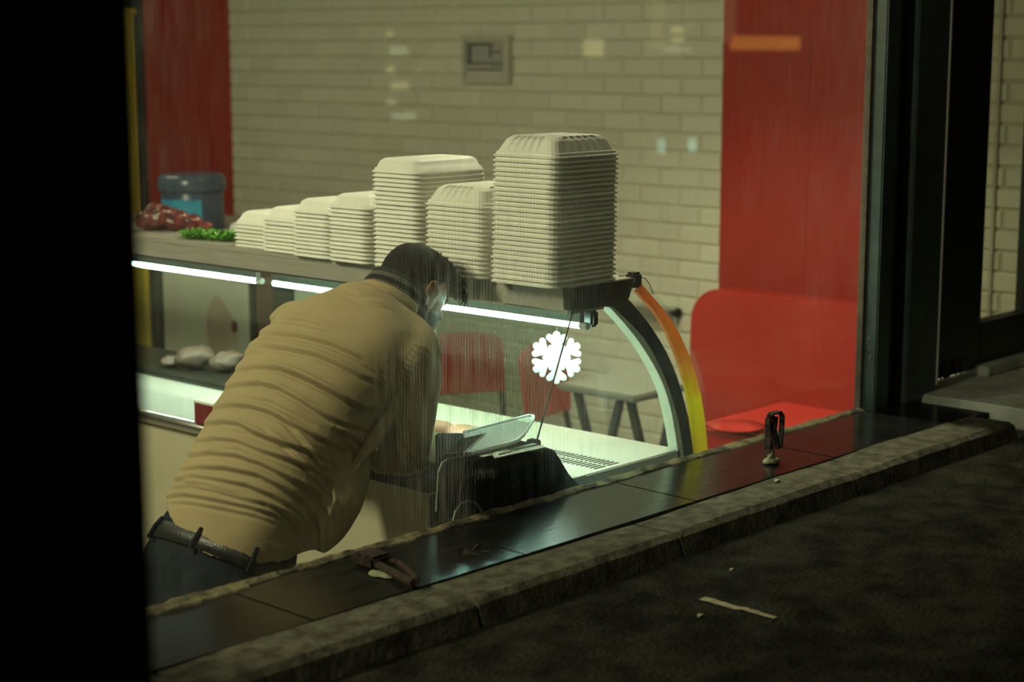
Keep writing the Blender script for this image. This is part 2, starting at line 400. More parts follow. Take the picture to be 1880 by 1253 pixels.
ledge = empty('window_sill', (1.0, -.12, -.03), kind='structure')
MB().box(.35, 4.5, -.262, .0, -.05, -.012).build('mortar_bed', M['joint'], ledge)
lx = [.75, 1.35, 1.952, 2.512, 3.085, 3.66, 4.40]
for a, b_ in zip(lx[:-1], lx[1:]):
    tz = random.uniform(-.0012, .0012)
    m_ = MB().add([(a+.0015,-.258,-.016),(b_-.0015,-.258,-.016),(b_-.0015,-.002,-.016),(a+.0015,-.002,-.016),(a+.0015,-.258,-.002+tz),(b_-.0015,-.258,-.002+tz),(b_-.0015,-.002,0),(a+.0015,-.002,0)],
                   [(0,3,2,1),(4,5,6,7),(0,1,5,4),(1,2,6,5),(2,3,7,6),(3,0,4,7)])
    m_.build('ledge_tile', M['ledge'], ledge, bevel=.0015)

# putty bead between glass and ledge, broken and uneven
m_ = MB(); rings = []
for i in range(0, 330):
    x = 1.5 + 2.7 * i / 329
    d = .022 + .010 * mnoise.noise((x*6, 0, 4)) + .006 * mnoise.noise((x*25, 0, 9)) + (.012 if x < 2.0 else 0)
    h = .008 + .004 * mnoise.noise((x*11, 3, 1)) + .003 * mnoise.noise((x*40, 3, 5))
    if mnoise.noise((x*3.1, 7, 2)) > .32: d *= .62; h *= .6
    rings.append([(x, .0005, -.001), (x, -d, -.001), (x, -d*.86, h*.35), (x, -d*.35, h*.85), (x, -.0015, h)])
struct(m_.loft(rings).build('trim_1', M['putty']))

# --- the window: pane and frame
win = empty('window_1', (2.9, 0, 0), kind='structure')
GX1 = 4.19
MB().box(1.55, GX1, .0, .008, .0, 1.75).build('window_pane', M['pane'], win)
MB().box(GX1 - .002, GX1 + .010, -.006, .012, .0, 1.75).build('glazing_bead', M['bead'], win)
MB().box(GX1 + .012, GX1 + .085, -.045, .010, -.004, 1.75).build('frame_profile', M['frame'], win, bevel=.004)
MB().box(GX1 + .085, GX1 + .15, -.02, .05, -.004, 1.75).build('frame_groove', M['black'], win)
MB().box(GX1 + .15, GX1 + .165, -.03, .05, -.004, 1.75).build('frame_profile', M['black'], win)
MB().box(GX1 + .172, GX1 + .345, -.05, .05, -.004, 1.75).build('frame_post', M['frame'], win, bevel=.004)
MB().box(GX1 + .167, GX1 + .171, -.030, .05, -.004, .55).build('seal_strip', M['rust'], win)
MB().box(GX1 + .345, GX1 + .352, -.052, .05, .03, 1.2).build('light_leak_strip', M['paper'], win)  # pale strip painted in for the light leaking at the post edge
for px, py, s in ((1597, 657, .006), (1595, 626, .010), (1596, 640, .004)):
    p = at(px, py, 1, -.0455)
    MB().ell(p, ((s*.6,0,0),(0,.001,0),(0,0,s)), 8, 6).build('pale_fleck', M['paper'], win)  # small pale flecks on the frame profile
MB().box(1.50, 1.56, -.03, .05, 0, 1.75).build('frame_profile', M['frame'], win)

# --- door at the right
door = empty('door_1', (4.87, .02, 0), kind='structure')
MB().box(GX1 + .36, 4.868, -.012, .045, .03, 1.75).build('door_stile', M['black'], door, bevel=.004)
MB().box(4.868, 5.20, -.012, .045, .04, .170).build('bottom_rail', M['black'], door, bevel=.004)
MB().box(4.868, 5.20, .01, .018, .170, 1.75).build('door_pane', M['doorglass'], door)
MB().box(5.20, 5.27, -.012, .045, .03, 1.75).build('door_stile', M['black'], door, bevel=.004)
fc = bpy.data.curves.new('lettering', 'FONT'); fc.body = 'MEAT'; fc.size = .075; fc.extrude = .0008
fo = bpy.data.objects.new('tmp_text', fc); COL.objects.link(fo)
dg_ = bpy.context.evaluated_depsgraph_get(); dg_.update()
tme = bpy.data.meshes.new_from_object(fo.evaluated_get(dg_)); bpy.data.objects.remove(fo, do_unlink=True)
tl = at(1712, 702, 1, -.0135)
tme.transform(Matrix.Translation(tl) @ Matrix.Rotation(math.pi/2, 4, 'X'))
M['dullred'] = mat('dull_red_paint', (.05, .008, .008), .7)
link('lettering', tme, M['dullred'], door)
# --- steps
struct(MB().box(4.46, 6.3, -.9, .1, PAVE - .08, .012).build('stone_step', M['stone'], bevel=.006))
struct(MB().box(4.84, 6.3, -.06, .1, .012, .042).build('upper_step', M['stone'], bevel=.004))
# --- dark pillar of the facade on the left
pe0, pe1 = at(302, 1253, 1, -1.42), at(238, 0, 1, -1.42)
PX = (pe0.x + pe1.x) / 2
struct(MB().box(PX - .75, PX, -1.42, -1.12, PAVE - .05, 2.6).build('pillar', M['pillar'], bevel=.006))
# facade sign lamp over the window (out of view above)
fl = empty('facade_lamp', (2.9, -.55, 2.25), 'long narrow lamp fixed over the shop window', 'lamp')
MB().box(1.6, 4.4, -.60, -.50, 2.27, 2.33).build('housing', M['frame'], fl)
MB().box(1.65, 4.35, -.585, -.515, 2.255, 2.27).build('diffuser', M['facadelamp'], fl)
MB().box(2.85, 2.95, -.50, -.02, 2.28, 2.32).build('bracket', M['frame'], fl)
area('facade_light', (3.0, -.55, 2.25), (3.0, -.45, 0), 2.6, .08, P_FACADE, (1, .93, .62), fl)

# street lamp further down the street (out of view, behind and left of the camera)
sl_ = empty('street_lamp', (-5.5, -1.0, PAVE - .06), 'tall street lamp further down the pavement', 'lamp')
MB().tube([(-5.5, -1.0, PAVE - .06), (-5.5, -1.0, 3.5), (-5.4, -1.0, 3.7), (-5.1, -1.0, 3.75)], .05, 12).build('pole', M['frame'], sl_)
MB().box(-5.15, -4.75, -1.1, -.9, 3.70, 3.80).build('lamp_head', M['frame'], sl_)
MB().box(-5.10, -4.78, -1.07, -.93, 3.685, 3.70).build('diffuser', M['lamp'], sl_)
ll = bpy.data.lights.new('street_light', 'POINT'); ll.energy = 480; ll.color = (1, .95, .66); ll.shadow_soft_size = .15
lo = bpy.data.objects.new('street_light', ll); COL.objects.link(lo); lo.location = (-4.94, -1.0, 3.6); par(lo, sl_)
# --- ceiling lamps (out of view)
def clamp(x, y, L_, power, col, label, aim=None, spread=180):
    e = empty('ceiling_lamp', (x, y, CEIL), label, 'lamp', 'ceiling lamps of the shop')
    MB().box(x-.09, x+.09, y-L_/2, y+L_/2, CEIL-.06, CEIL).build('housing', M['ceil'], e)
    MB().box(x-.08, x+.08, y-L_/2+.02, y+L_/2-.02, CEIL-.075, CEIL-.06).build('diffuser', M['lamp'], e)
    area('ceiling_light', (x, y, CEIL-.08), aim or (x, y, 0), .16, L_-.04, power, col, e, spread)
clamp(1.25, 1.35, 1.2, P_CEIL, (1, .93, .60), 'ceiling lamp over the staff side, behind the leaning person', (3.0, 1.5, 0))
clamp(3.6, 4.1, 1.2, 9, (1, .93, .62), 'ceiling lamp added to brighten the far end of the shop, over the blue tub')  # unseen lamp added to lift the far wall, red panel and post
clamp(4.15, .95, 1.0, P_WARM, (1, .93, .62), 'ceiling lamp over the seating, near the tiled wall', None, 106)

# =================================================================== DISPLAY COUNTER
CY0, CY1, DZ = .10, 2.75, -.01
cn = empty('display_counter', (3.15, 1.4, FLOOR), 'long glass-fronted display counter with cream base and curved end', 'counter')
MB().box(2.87, 3.49, CY0 + .02, CY1, FLOOR, DZ - .035).build('cabinet_base', M['cream'], cn, bevel=.004)
MB().box(2.865, 3.50, CY0, CY1, DZ - .035, DZ).build('deck', M['deck'], cn, bevel=.003)
MB().tube([(2.862, CY0 + .42, DZ - .016), (2.862, CY1, DZ - .016)], .017, 12).build('deck_nosing', M['chrome'], cn, smooth=True)
m_ = MB()
for i in range(26):
    y = .02 + CY0 + i * .0145
    for r_ in range(2):
        m_.box(3.185 + r_*.05, 3.225 + r_*.05, y, y + .006, DZ, DZ + .0012)
tag(m_.build('vent_slots', M['darkmetal'], cn), kind='stuff')
MB().box(3.06, 3.315, CY0, CY1, .437, .452).build('top_shelf', M['steel'], cn, bevel=.002)
MB().box(3.06, 3.078, CY0 + .004, CY1, .395, .437).build('light_fascia', M['steel'], cn)
MB().box(3.0595, 3.0625, CY0 + .004, CY1, .391, .3955).build('fascia_lip', M['chrome'], cn)
MB().box(3.078, 3.20, CY0 + .01, CY1, .385, .393).build('soffit', M['steel'], cn)
for y0, y1 in ((.115, 1.243), (1.318, 1.95)):
    t = MB().tube([(3.12, y0, .3535), (3.12, y1, .3535)], .0085, 12).build('led_tube', M['led'], cn, smooth=True)
    area('led_light', (3.126, (y0+y1)/2, .3435), (3.126 + .08, (y0+y1)/2, .3435 - .94), y1-y0, .014, P_LED*(y1-y0)*(1 if y0 < 1 else .45), (.76, 1, .80), cn, 150)
    MB().box(3.112, 3.128, y0 - .004, y1 + .004, .361, .386).build('led_holder', M['steel'], t)
    MB().tube([(3.12, y0 - .022, .3535), (3.12, y0, .3535)], .009, 10).build('tube_cap', M['deck'], t)
MB().box(3.15, 3.178, .105, .135, .345, .386).build('lamp_socket', M['darkmetal'], cn, bevel=.006)

def plane(pts, y): return [at(px, py, 1, y) for px, py in pts]
def band(inner, outer, y, d, name, m):
    a, b_ = plane(inner, y), plane(outer, y)
    def res(p, n=16):
        out = []
        for i in range(n):
            t = i/(n-1)*(len(p)-1); k = min(int(t), len(p)-2); u = t-k
            p0, p1, p2, p3 = p[max(k-1,0)], p[k], p[k+1], p[min(k+2,len(p)-1)]
            out.append(.5*((2*p1)+(p2-p0)*u+(2*p0-5*p1+4*p2-p3)*u*u+(3*p1-p0-3*p2+p3)*u**3))
        return out
    a, b_ = res(a), res(b_)
    dv = Vector((0, d, 0))
    return MB().loft([[p, q, q + dv, p + dv] for p, q in zip(a, b_)]).build(name, m, cn)
paleL = [(1120,565),(1165,617),(1202,674),(1225,728),(1240,798),(1250,880)]
paleR = [(1127,565),(1182,621),(1215,681),(1235,735),(1250,798),(1260,880)]
darkR = [(1156,552),(1198,604),(1235,671),(1259,748),(1271,815),(1278,880)]
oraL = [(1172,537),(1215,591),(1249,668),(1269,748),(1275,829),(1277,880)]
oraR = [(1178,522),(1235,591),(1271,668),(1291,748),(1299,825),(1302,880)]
outR = [(1184,520),(1243,591),(1279,668),(1298,748),(1307,825),(1310,880)]
band(paleL, paleR, CY0, .03, 'pale_edge_strip', M['palestrip'])
band(paleR, darkR, CY0 + .002, .022, 'curved_arm', M['darkmetal'])
band(oraL, oraR, CY0, .012, 'reflection_band', M['glass_reflection'])
# curved front glass swept along the counter
arc = plane(outR, CY0)
arc = [Vector((p.x, 0, p.z)) for p in arc]; arc[0] = Vector((3.325, 0, .447))
fine = []
for i in range(20):
    t = i/19*(len(arc)-1); k = min(int(t), len(arc)-2); u = t-k
    p0, p1, p2, p3 = arc[max(k-1,0)], arc[k], arc[k+1], arc[min(k+2,len(arc)-1)]
    fine.append(.5*((2*p1)+(p2-p0)*u+(2*p0-5*p1+4*p2-p3)*u*u+(3*p1-p0-3*p2+p3)*u**3))
m_ = MB().loft([[p + Vector((0,CY0,0)), p + Vector((.005,CY0,.003)), p + Vector((.005,CY1,.003)), p + Vector((0,CY1,0))] for p in fine])
m_.build('curved_glass', M['caseglass'], cn, smooth=False)
# dark end plate under the top
pl = plane([(1045,531),(1163,512),(1160,531),(1153,553),(1128,562),(1120,562),(1047,571)], CY0 - .004)
MB().prism(pl, (0, .02, 0)).build('end_plate', M['darkmetal'], cn)
MB().box(3.30, 3.335, CY0 - .002, CY0 + .03, .425, .463).build('hinge_clip', M['darkmetal'], cn, bevel=.006)
MB().tube([at(1137,507,1,.14), at(1150,508,1,.13), at(1165,509,1,.12)], .0016, 6).build('wire', M['black'], cn)
MB().tube([at(1172,509,1,.11), at(1184,511,1,.11), at(1193,523,1,.11), at(1199,540,1,.11)], .0012, 6).build('wire', M['black'], cn)
# slanted staff-side glass flap; its dark front edge shows as a thin rod
fa, fb = at(1052, 571, 1, CY0 + .004), at(985, 812, 1, CY0 + .004)
fy = 1.0
MB().add([fa, fb, fb + Vector((0, fy, 0)), fa + Vector((0, fy, 0)), fa + Vector((.005,0,.002)), fb + Vector((.005,0,.002)), fb + Vector((.005,fy,.002)), fa + Vector((.005,fy,.002))],
         [(0,1,2,3),(4,7,6,5),(0,4,5,1),(1,5,6,2),(2,6,7,3),(3,7,4,0)]).build('glass_flap', M['flapglass'], cn)
MB().tube([fa, fb], .0022, 6).build('flap_edge', M['darkmetal'], cn)
MB().box(fb.x - .01, fb.x + .014, CY0, CY0 + .03, fb.z - .012, fb.z + .004).build('flap_foot', M['blackplastic'], cn, bevel=.003)
# dark ledge on the staff side
LX, LZ0, LZ1 = 2.745, -.012, .020
lg = tag(MB().box(LX, 2.864, .255, 1.05, LZ0, LZ1).build('staff_ledge', M['blackplastic'], cn, bevel=.004), 'narrow black ledge under the elbow')

# snowflake hanging in the case
def snowflake(c, size):
    ux, uz = Vector(_r), Vector((0, 0, 1)); nrm = Vector(_f)
    m = bmesh.new(); me = MB()
    def lobe(p, q, r0, r1):
        d = (q - p); L_ = d.length; d = d/L_; s = Vector((-d.y, d.x)); pts = []
        for k in range(9):
            a = math.pi/2 + math.pi*k/8; pts.append(p + d*math.cos(a)*r0 + s*math.sin(a)*r0)
        for k in range(11):
            a = -math.pi/2 + math.pi*k/10; pts.append(q + d*math.cos(a)*r1 + s*math.sin(a)*r1)
        me.prism([c + ux*size*v.x + uz*size*v.y - nrm*.005 for v in pts], nrm*.010)
    for k in range(6):
        a = math.pi/2 + k*math.pi/3
        d = Vector((math.cos(a), math.sin(a)))
        lobe(Vector((0,0)), d*.86, .15, .135)
        for s in (-1, 1):
            e = Vector((math.cos(a + s*.92), math.sin(a + s*.92)))
            lobe(d*.45, d*.56 + e*.34, .085, .118)
            e2 = Vector((math.cos(a + s*math.pi/6), math.sin(a + s*math.pi/6)))
            lobe(Vector((0,0)), e2*.46, .18, .075)
    return remesh(me.mesh('snowflake'), .0012, 3)
sc_ = at(1022, 657, 1, .26)
sf = empty('snowflake_ornament', sc_, 'white foam snowflake ornament hanging inside the display case', 'ornament')
link('snowflake', snowflake(sc_, .067), M['snow'], sf)
MB().tube([sc_ + Vector((0,0,.058)), (sc_.x, sc_.y, .4375)], .0006, 5).build('thread', M['thread'], sf)

# =================================================================== SCALE, ITS STAND, PHONE
st = empty('scale_stand', (2.98, .19, FLOOR), 'black stand carrying the scale beside the window', 'stand')
MB().box(2.735, 2.86, .135, .245, FLOOR, -.0098).build('stand_body', M['blackplastic'], st, bevel=.004)
MB().box(2.70, 3.12, .03, .098, -.22, -.0098).build('stand_shelf', M['blackplastic'], st, bevel=.003)
MB().box(2.735, 2.86, .098, .135, -.22, -.0098).build('stand_bracket', M['blackplastic'], st)
SY0, SY1 = .045, .098
sl = empty('weighing_scale', (2.9, .08, -.03), 'black weighing scale with a white-rimmed steel pan and keypad strip', 'scale')
fr = [at(803, 846, 1, .06), at(812, 838, 1, .06), at(990, 817, 1, .06), at(1006, 823, 1, .06), at(1018, 842, 1, .06), at(1048, 915, 1, .06)]
zb = -.0095
poly = [Vector((fr[0].x, .06, zb))] + fr + [Vector((fr[-1].x + .012, .06, zb))]
poly = [Vector((p.x, .035, max(p.z, zb))) for p in poly]
def deep(p):   # the body runs back over the deck edge
    return p
m_ = MB(); back = [Vector((max(p.x + .01, at(800, 860, 1, .235).x), .235, p.z)) for p in poly]
mid = [Vector((p.x, .06, p.z)) for p in poly]; shr = [Vector((p.x*.97 + 2.86*.03, .035, p.z*.97)) for p in poly]
MB().loft([shr, mid, back]).build('body', M['blackplastic'], sl, bevel=.004)
tz = fr[2].z
def ontop(px, py, lift=.0):
    d_ = Vector(FWD + _r*(px-940)/F_PX - UPC*(py-626.5)/F_PX); ex = fr[2] - fr[1]; n_ = ex.cross(Vector((0,1,0))).normalized(); o0 = Vector(CAM)
    if n_.z < 0: n_ = -n_
    return o0 + d_*((fr[1] + n_*lift - o0).dot(n_)/d_.dot(n_))
for q4 in (((904,837),(909,843),(1000,823),(998,818)), ((880,839),(890,840),(986,817),(980,815))):
    MB().prism([ontop(x, y, .002) for x, y in q4], (0,0,.002)).build('keypad_strip', M['palestrip'], sl)
MB().prism([ontop(x, y, .004) for x, y in ((905,834),(915,836),(940,830),(930,827))], (0,0,.003)).build('small_key', M['palestrip'], sl)
pz = tz + .030
corner = [at(x, y, 2, pz) for x, y in ((862,834),(880,829),(930,816),(950,809),(962,798),(978,772),(979,765),(970,764),(890,784),(853,794))]
cy = sum((p for p in corner), Vector())/len(corner)
loopc = corner + [corner[0]]
MB().tube(loopc, .0046, 8, cap=False).build('pan_rim', M['rim'], sl, smooth=True)
inn = [cy + (p - cy)*.965 for p in corner]; low = [cy + (p - cy)*.90 - Vector((0,0,.007)) for p in corner]
MB().loft([inn, low, [p - Vector((0,0,.002)) for p in low], [cy + (p-cy)*.98 - Vector((0,0,.003)) for p in corner]]).build('pan', M['pan'], sl)
MB().lathe([(.03, 0), (.02, .014)], (cy.x, cy.y, tz), 16).build('pan_post', M['blackplastic'], sl)
cb = [at(*p, 1, .034) for p in ((821,845),(812,850),(805,868),(803,900),(801,940))]
MB().tube(cb, .0022, 6).build('cable', M['cable'], sl)
cb = [at(*p, 1, .026) for p in ((832,957),(836,940),(846,925),(860,920),(875,925),(884,938),(888,950))]
MB().tube(cb, .0024, 6).build('cable_loop', M['cable'], sl)

# =================================================================== FOAM TRAYS IN STACKS
def tray_mesh(lx, ly, h, ribs, inset, name):
    """upturned foam tray: flange at z=0, sloped (ribbed) walls, flat top"""
    def ring(ax, ay, z, rad, rib=0., n=10):
        pts = []
        cs = [(ax-rad, ay-rad, 0), (-(ax-rad), ay-rad, 90), (-(ax-rad), -(ay-rad), 180), (ax-rad, -(ay-rad), 270)]
        for ci, (cx, cy_, a0) in enumerate(cs):
            for k in range(5):
                a = R(a0 + 90*k/4); pts.append(Vector((cx + rad*math.cos(a), cy_ + rad*math.sin(a), z)))
            nx_, ny_, na = cs[(ci+1) % 4]
            p0 = pts[-1]; a = R(na); p1 = Vector((nx_ + rad*math.cos(a), ny_ + rad*math.sin(a), z))
            nrm = Vector((math.cos(R(a0+90)), math.sin(R(a0+90)), 0))
            m = 2*ribs
            for k in range(1, m):
                q = p0.lerp(p1, k/m); pts.append(q - nrm*(rib if k % 2 == 0 else 0))
        return pts
    ax, ay = lx/2, ly/2
    t = .003
    R_ = [ring(ax-.004, ay-.004, -.0015, .026), ring(ax, ay, -.0015, .028), ring(ax, ay, .0015, .028), ring(ax-.0045, ay-.0045, .0032, .026),
          ring(ax-.0065, ay-.0065, .0098, .025), ring(ax-.010, ay-.010, .0112, .024), ring(ax-inset*.72, ay-inset*.72, h*.80, .020, .005 if ribs > 3 else 0), ring(ax-inset, ay-inset, h-.002, .018, .013 if ribs > 3 else 0), ring(ax-inset-.005, ay-inset-.005, h, .016)]
    inner = [ring(ax-inset-.008, ay-inset-.008, h-t, .016), ring(ax-.013, ay-.013, .006, .022), ring(ax-.0045, ay-.0045, -.0015, .026)]
    m_ = MB(); allr = R_; n = len(allr[0])
    m_.loft(allr, cap=False)
    m_.add(allr[-1], [tuple(range(n))])
    m_.loft(inner, cap=False); m_.add(inner[0], [tuple(range(n))])
    return m_.mesh(name, ribs < 4)
me_rib = tray_mesh(.248, .212, .047, 6, .034, 'foam_tray'); me_rib.materials.append(M['foam'])
me_pl = tray_mesh(.235, .160, .035, 2, .026, 'foam_tray'); me_pl.materials.append(M['foam2'])
me_big = tray_mesh(.262, .178, .034, 2, .024, 'foam_tray'); me_big.materials.append(M['foam2'])
ZT = .452
def stack(near, mesh, lx, ly, n, pitch, rz, lab_top, lab, group, lean=(0, 0)):
    """near: bottom corner nearest the camera on the counter top"""
    cx, cy_ = near[0] + lx/2, near[1] + ly/2
    for k in range(n):
        o = bpy.data.objects.new('foam_tray', mesh); COL.objects.link(o)
        o.location = (cx + lean[0]*k + random.uniform(-.0012, .0012), cy_ + lean[1]*k + random.uniform(-.0012, .0012), ZT + .002 + k*pitch)
        o.rotation_euler = (random.uniform(-.004,.004), random.uniform(-.004,.004), rz + random.uniform(-.006, .006))
        tag(o, lab_top if k == n-1 else lab, 'foam tray', group)
stack((3.008, .112), me_rib, .250, .202, 27, .01150, 0, 'topmost ribbed white foam tray of the tallest stack, at the counter corner', 'white foam tray nested in the tallest stack, at the counter corner', 'trays in the tallest stack', (.0004, .0001))
stack((3.020, .345), me_rib, .250, .202, 16, .0113, 0, 'topmost ribbed foam tray of the shorter stack just left of the tallest', 'foam tray nested in the shorter ribbed stack just left of the tallest', 'trays in the shorter ribbed stack', (.0002, .0002))
stack((3.034, .578), me_big, .262, .178, 22, .0114, 0, 'topmost smooth foam tray of the tall plain stack behind the head', 'foam tray nested in the tall plain stack above the head', 'trays in the tall plain stack', (.0002, .0003))
stack((3.030, .768), me_pl, .235, .150, 14, .0107, 0, 'topmost foam tray of the fourth stack from the tallest', 'foam tray nested in the fourth stack from the tallest', 'trays in the fourth stack')
stack((3.040, .930), me_pl, .235, .138, 12, .0106, 0, 'topmost foam tray of the third stack from the green herbs', 'foam tray nested in the third stack from the green herbs', 'trays in the fifth stack')
stack((3.055, 1.078), me_pl, .235, .136, 9, .0106, 0, 'topmost foam tray of the second stack from the green herbs', 'foam tray nested in the second stack from the green herbs', 'trays in the sixth stack')
stack((3.074, 1.228), me_pl, .235, .134, 7, .0104, 0, 'topmost foam tray of the lowest stack, next to the green herbs', 'foam tray nested in the lowest stack, next to the green herbs', 'trays in the lowest stack')

# =================================================================== FOOD ON THE COUNTER TOP
def lump(c, r, seed, name, m, label, cat, group, flat=.6):
    mb = MB().ell((0,0,0), ((r,0,0),(0,r*.85,0),(0,0,r*flat)), 18, 12)
    me = mb.mesh(name, True)
    for v in me.vertices:
        q = v.co.copy(); v.co *= 1 + .32*mnoise.noise(q*(1.9/r) + Vector((seed, 0, 0))) + .10*mnoise.noise(q*(6/r) + Vector((0, seed, 0)))
    zmin = min(v.co.z for v in me.vertices)
    o = link(name, me, m); o.location = (c[0], c[1], c[2] - zmin)
    return tag(o, label, cat, group)
for k, (px, py, r, wh) in enumerate(((268,424,.05,'leftmost, beside the pillar edge'),(290,424,.055,'second from the left'),(318,425,.048,'in the middle of the heap'),(345,425,.036,'before the blue tub'),(368,427,.024,'smallest, touching the green herbs'))):
    p = at(px, py + 4, 2, ZT); p += Vector((.06, .055, 0))
    lump((p.x, p.y, ZT), r, k*7.3, 'meat_chunk', M['meat'], 'dark glossy chunk of raw meat on the counter top, ' + wh, 'meat', 'meat chunks on the counter top', .62)
p = at(276, 398, 2, ZT); 
lump((3.20, 1.90, ZT + .042), .038, 99, 'meat_chunk', M['meat'], 'dark red chunk of raw meat lying on top of the heap', 'meat', 'meat chunks on the counter top', .5)
def herbs(c, n, spread, label, seed):
    rnd = random.Random(seed); mb = MB()
    for i in range(n):
        a = rnd.uniform(0, 6.28); rr = spread * math.sqrt(rnd.random())
        b = Vector((c[0] + rr*math.cos(a)*.6, c[1] + rr*math.sin(a), ZT + .002 + .024*rnd.random()*(1 - rr/spread*.6)))
        d = Vector((rnd.uniform(-1,1), rnd.uniform(-1,1), rnd.uniform(-.1,.6))).normalized(); s = d.cross(Vector((0,0,1))).normalized(); L_ = rnd.uniform(.010,.020)
        up = Vector((0,0,1)); b.z = max(b.z, ZT + .003)
        pts = [b, b + d*L_*.35 + s*L_*.35 + up*.002, b + d*L_*.7 + s*L_*.4, b + d*L_ + up*.004, b + d*L_*.7 - s*L_*.4, b + d*L_*.35 - s*L_*.35 + up*.002]
        for q in pts: q.z = max(q.z, ZT + .001)
        mb.add(pts, [(0,1,2,3),(0,3,4,5)])
    return tag(mb.build('herb_bunch', M['green']), label, 'herbs', 'green herbs on the counter top')
p1, p2 = at(360, 441, 2, ZT), at(408, 445, 2, ZT)
herbs((p1.x + .04, p1.y + .03), 320, .075, 'bunch of bright green herbs next to the raw meat', 1)
herbs((p2.x + .04, p2.y + .03), 320, .070, 'bunch of bright green herbs next to the lowest stack of trays', 2)
# meat on a dark tray and a box on the deck inside the case
t0_ = at(275, 694, 2, DZ); 
mt = empty('meat_tray', (t0_.x + .12, t0_.y, DZ), 'shallow dark tray with pale meat at the far end of the deck', 'tray')
MB().box(t0_.x + .02, 3.47, 1.42, 2.5, DZ, DZ + .014).build('tray_base', M['darkmetal'], mt, bevel=.003)
MB().box(t0_.x + .02, t0_.x + .032, 1.42, 2.5, DZ + .014, DZ + .026).build('tray_lip', M['darkmetal'], mt)
ZM = DZ + .0145
for k, (px, py, r, wh) in enumerate(((288,684,.034,'small, by the pillar edge'),(335,688,.066,'longest, under the lamp'),(392,692,.058,'nearest the leaning back'))):
    p = at(px, py, 2, ZM)
    lump((p.x + .09, p.y + .05, ZM), r, 40 + k*5, 'meat_slab', M['palemeat'], 'pale slab of meat on the deck inside the case, ' + wh, 'meat', 'pale meat on the deck', .5)
pb = at(357, 778, 2, DZ)
bx = empty('maroon_box', (pb.x + .04, pb.y, DZ), 'maroon carton with a white lid standing on the deck edge', 'box')
MB().box(pb.x, pb.x + .085, pb.y - .16, pb.y, DZ, DZ + .062).build('carton', M['maroon'], bx, bevel=.002)
MB().box(pb.x - .002, pb.x + .087, pb.y - .162, pb.y + .002, DZ + .058, DZ + .066).build('lid', M['paper'], bx, bevel=.002)

# =================================================================== BEYOND THE COUNTER
ZK = at(355, 428, 0, 4.2).z
kc = empty('low_cooler', (4.3, 2.7, FLOOR), 'waist-high pale cooler cabinet with printed front panels behind the counter', 'cooler')
MB().box(4.02, 4.62, 2.10, 3.75, FLOOR, ZK).build('body', M['cooler'], kc, bevel=.01)
MB().box(4.0, 4.64, 2.08, 3.77, ZK, ZK + .02).build('top', M['steel'], kc, bevel=.004)
def panel(px0, px1, m, name='front_panel', z0=-.75, z1=None, t=.012):
    ya, yb = at(px0, 600, 0, 4.01).y, at(px1, 600, 0, 4.01).y
    return MB().box(4.02 - t, 4.022, min(ya, yb), max(ya, yb), z0, z1 or ZK - .03).build(name, m, kc, bevel=.002)
panel(238, 276, M['yellow'], 'yellow_panel')
panel(278, 300, M['darkprint'], 'dark_panel')
pp = panel(302, 458, M['cooler'])
panel(459, 470, M['darkprint'], 'dark_panel'); panel(472, 502, M['brownprint'], 'brown_panel'); panel(503, 538, M['darkprint'], 'dark_panel')
# printed pink shape on the pale panel
c = at(408, 610, 0, 4.005); pts = []
for k in range(24):
    a = 2*math.pi*k/24; rr = 1 + .18*math.sin(2*a + .6)
    pts.append(Vector((4.0065, c.y + .085*rr*math.cos(a), c.z + .17*rr*math.sin(a) - .03)))
o = MB().prism(pts, (.003, 0, 0)).build('printed_shape', M['pinkprint'], pp)
c = at(430, 600, 0, 4.005)
MB().ell((4.006, c.y, c.z), ((.004,0,0),(0,.020,0),(0,0,.024)), 12, 8).build('red_spot', M['maroon'], pp)
# blue tub on the cooler
tc = at(355, 428, 0, 4.2)
dist = (np.array(tc) - CAM) @ FWD; ppx = dist / F_PX
tr = 60 * ppx
tb = empty('plastic_tub', (tc.x, tc.y, ZK + .02), 'dark blue plastic tub with a lid and a blue label', 'tub')
hT = 100 * ppx
MB().lathe([(tr*.92, .0), (tr*.97, .01), (tr*.94, hT*.66), (tr*.90, hT*.70)], (tc.x, tc.y, ZK+.02), 32).build('tub_body', M['tubblue'], tb, smooth=True)
MB().lathe([(tr*.93, hT*.68), (tr*1.02, hT*.70), (tr*1.04, hT*.76), (tr*1.02, hT*.90), (tr*.95, hT*.985), (tr*.80, hT)], (tc.x, tc.y, ZK+.02), 32).build('lid', M['tublid'], tb, smooth=True)
va = math.atan2(CAM[1]-tc.y, CAM[0]-tc.x)
def arcplate(a0, a1, r, z0, z1, n=14):
    return MB().loft([[(tc.x+q*math.cos(a), tc.y+q*math.sin(a), z) for q, z in ((r, z0), (r+.003, z0), (r+.003, z1), (r, z1))] for a in [a0+(a1-a0)*i/n for i in range(n+1)]])
lb = arcplate(va - 1.15, va + .28, tr*.965, ZK+.02+hT*.12, ZK+.02+hT*.56).build('label_sticker', M['label'], tb)
arcplate(va - .75, va - .12, tr*.965+.002, ZK+.02+hT*.2, ZK+.02+hT*.31).build('label_lettering', M['labelwhite'], lb)
q = at(462, 392, 0, 4.2)
fb_ = tag(link('foam_box', tray_mesh(.22, .16, .04, 2, .02, 'foam_box'), M['foam2']), 'lone white foam box on the cooler behind the lowest stack', 'foam box')
fb_.location = (4.25, q.y + .02, ZK + .0225)
